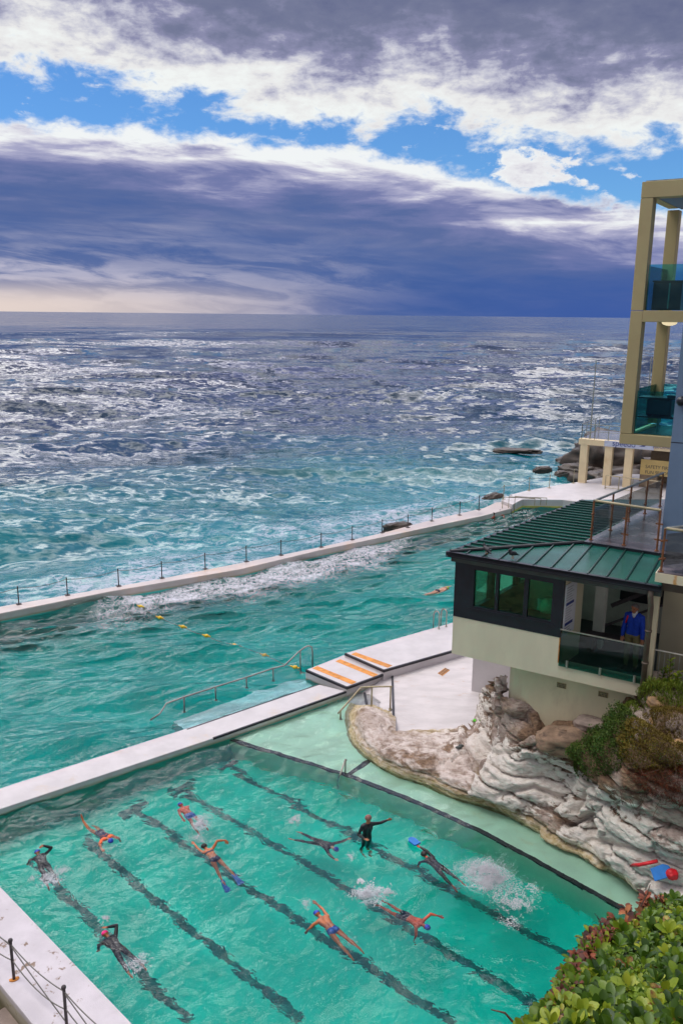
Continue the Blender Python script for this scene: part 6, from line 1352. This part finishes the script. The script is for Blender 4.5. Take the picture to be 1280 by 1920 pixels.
# ------------------------------------------------------------------ small things
def lying(c, x, y): return c
nd = MB(); a = rpoint(1182,1624,.08); m_ = rpoint(1205,1614,.13); c_ = rpoint(1236,1612,.12); nd.tube([a, m_, c_], .038, 10); tag(nd.build('pool_noodle', M['redcloth'], smooth=True), 'red foam noodle lying on the white rock ledge', 'pool noodle')
kb = MB(); c = rpoint(1246,1630,.17); ax = unit(rpoint(1262,1628,.08)-rpoint(1230,1634,.08)); ay = unit(np.cross(npv((0,-.6,.8)), ax)); az_ = np.cross(ax, ay)
ol = [(-.2,-.13),(-.2,.13),(.10,.14),(.2,.08),(.22,0),(.2,-.08),(.10,-.14)]; th = .02
kb.add([c+ax*x+ay*y-az_*th for x, y in ol]+[c+ax*x+ay*y+az_*th for x, y in ol], [tuple(range(7))[::-1], tuple(range(7,14))]+[(k, (k+1)%7, 7+(k+1)%7, 7+k) for k in range(7)]); tag(kb.build('kickboard', M['bluefoam'], bevel=.008), 'blue kickboard resting on rock beside the red bag', 'kickboard')
boulder(rpoint(1264,1636,.13), (.24,.22,.22), M['redcloth'], 'crumpled red bag on the rock beside the blue kickboard', 31, .3, name='bag', amp=.25); COL.objects[-1]['category'] = 'bag'
g = thing('swim_fins', rpoint(893,1352), 'bright green swim fins lying on the white rock', 'swim fins')
for k in (0, 1):
    b = MB(); p = rpoint(889+9*k, 1353-2*k, .05); d = unit((.8,-.3,.15)); w_ = unit(np.cross(d, (0,0,1)))
    b.add([p+w_*.05, p-w_*.05, p+d*.13-w_*.07, p+d*.13+w_*.07, p+w_*.05+npv((0,0,.06)), p-w_*.05+npv((0,0,.06)), p+d*.13-w_*.07+npv((0,0,.02)), p+d*.13+w_*.07+npv((0,0,.02))], [(3,2,1,0),(4,5,6,7),(0,1,5,4),(1,2,6,5),(2,3,7,6),(3,0,4,7)]); b.build('fin', M['greenplastic'], g, bevel=.008)
gr = thing('drain_grate', P(831,1258,.145), 'rusty orange drain grate set in the white floor', 'drain')
a, b_, c_, d_ = P(820,1262,.15), P(834,1252,.15), P(843,1256,.15), P(829,1267,.15)
b = MB(); b.prism([xy(a), xy(b_), xy(c_), xy(d_)], .12, .150); b.build('frame', M['grate'], gr)
for k in range(6):
    t = (k+.5)/6; p, q = xy(a)+(xy(b_)-xy(a))*t, xy(d_)+(xy(c_)-xy(d_))*t; b = MB(); b.bar((*(p+(q-p)*.12), .155), (*(p+(q-p)*.88), .155), .035, .01); b.build('slot', M['ink_dark'], gr)
sh_ = MB(); p = rpoint(862,1408,.05); sh_.ball(p, .07, 12, 8, (1.5,.7,.6)); sh_.ball(p+npv((.08,.10,.0)), .06, 12, 8, (1.4,.8,.7)); tag(sh_.build('goggle_bag', M['gutter'], smooth=True), 'small grey mesh bag left on the pinkish rock ledge', 'bag')
# pigeons on the roof edge
def bird(x, y, rz, label):
    p = plane_hit(x, y, K0+kn*.12, kn); p[2] = ZE+.03; t = thing('pigeon', p, label, 'bird')
    c, s_ = math.cos(rz), math.sin(rz); d = npv((c, s_, 0)); bm_ = MB()
    v, f_ = capsule(p+npv((0,0,.12))-d*.06, .055, p+npv((0,0,.15))+d*.07, .06, 12); bm_.add(v, f_); v, f_ = capsule(p+npv((0,0,.17))+d*.10, .04, p+npv((0,0,.235))+d*.13, .032, 10); bm_.add(v, f_)
    v, f_ = capsule(p+npv((0,0,.11))-d*.08, .035, p+npv((0,0,.06))-d*.20, .014, 8); bm_.add(v, f_); v, f_ = capsule(p+npv((0,0,.235))+d*.15, .01, p+npv((0,0,.228))+d*.19, .004, 6); bm_.add(v, f_)
    me = bpy.data.meshes.new('b'); me.from_pydata(bm_.v, [], bm_.f); tmp = bpy.data.objects.new('tmp', me); COL.objects.link(tmp); r = tmp.modifiers.new('r', 'REMESH'); r.mode = 'VOXEL'; r.voxel_size = .008; tmp.modifiers.new('s', 'SMOOTH').iterations = 3
    me2 = bpy.data.meshes.new_from_object(tmp.evaluated_get(bpy.context.evaluated_depsgraph_get())); bpy.data.objects.remove(tmp); link('body', me2, M['feather'], t, True)
    for sg in (1, -1): b = MB(); q = npv((-s_, c, 0))*.025*sg; b.tube([p+q+npv((0,0,.09)), p+q], .008, 6); b.tube([p+q, p+q+d*.03], .006, 5); b.build('leg', M['rust'], t)
bird(911, 1048, 2.0, 'dark pigeon perched on the kiosk roof edge, farther left'); bird(960, 1056, -2.6, 'dark pigeon perched on the kiosk roof edge, above the middle window')
# soft bundle of towels inside the kiosk window
tb = boulder(KS(KP(1005,1140)[0]+.12, KP(1005,1150)[1]+.05, .62), (.55,.35,.42), M['sign_white'], 'pale bundle of towels heaped inside the right kiosk window', 41, .2, name='towel_bundle', amp=.4); tb['category'] = 'towels'
tt = MB(); tt.obox(KS(wx[0], 3.95, .3), ku*(wx[5]-wx[0]), kn*.7, npv((0,0,.82))); tag(tt.build('counter', M['room']), 'low counter inside the kiosk under the window', 'counter')
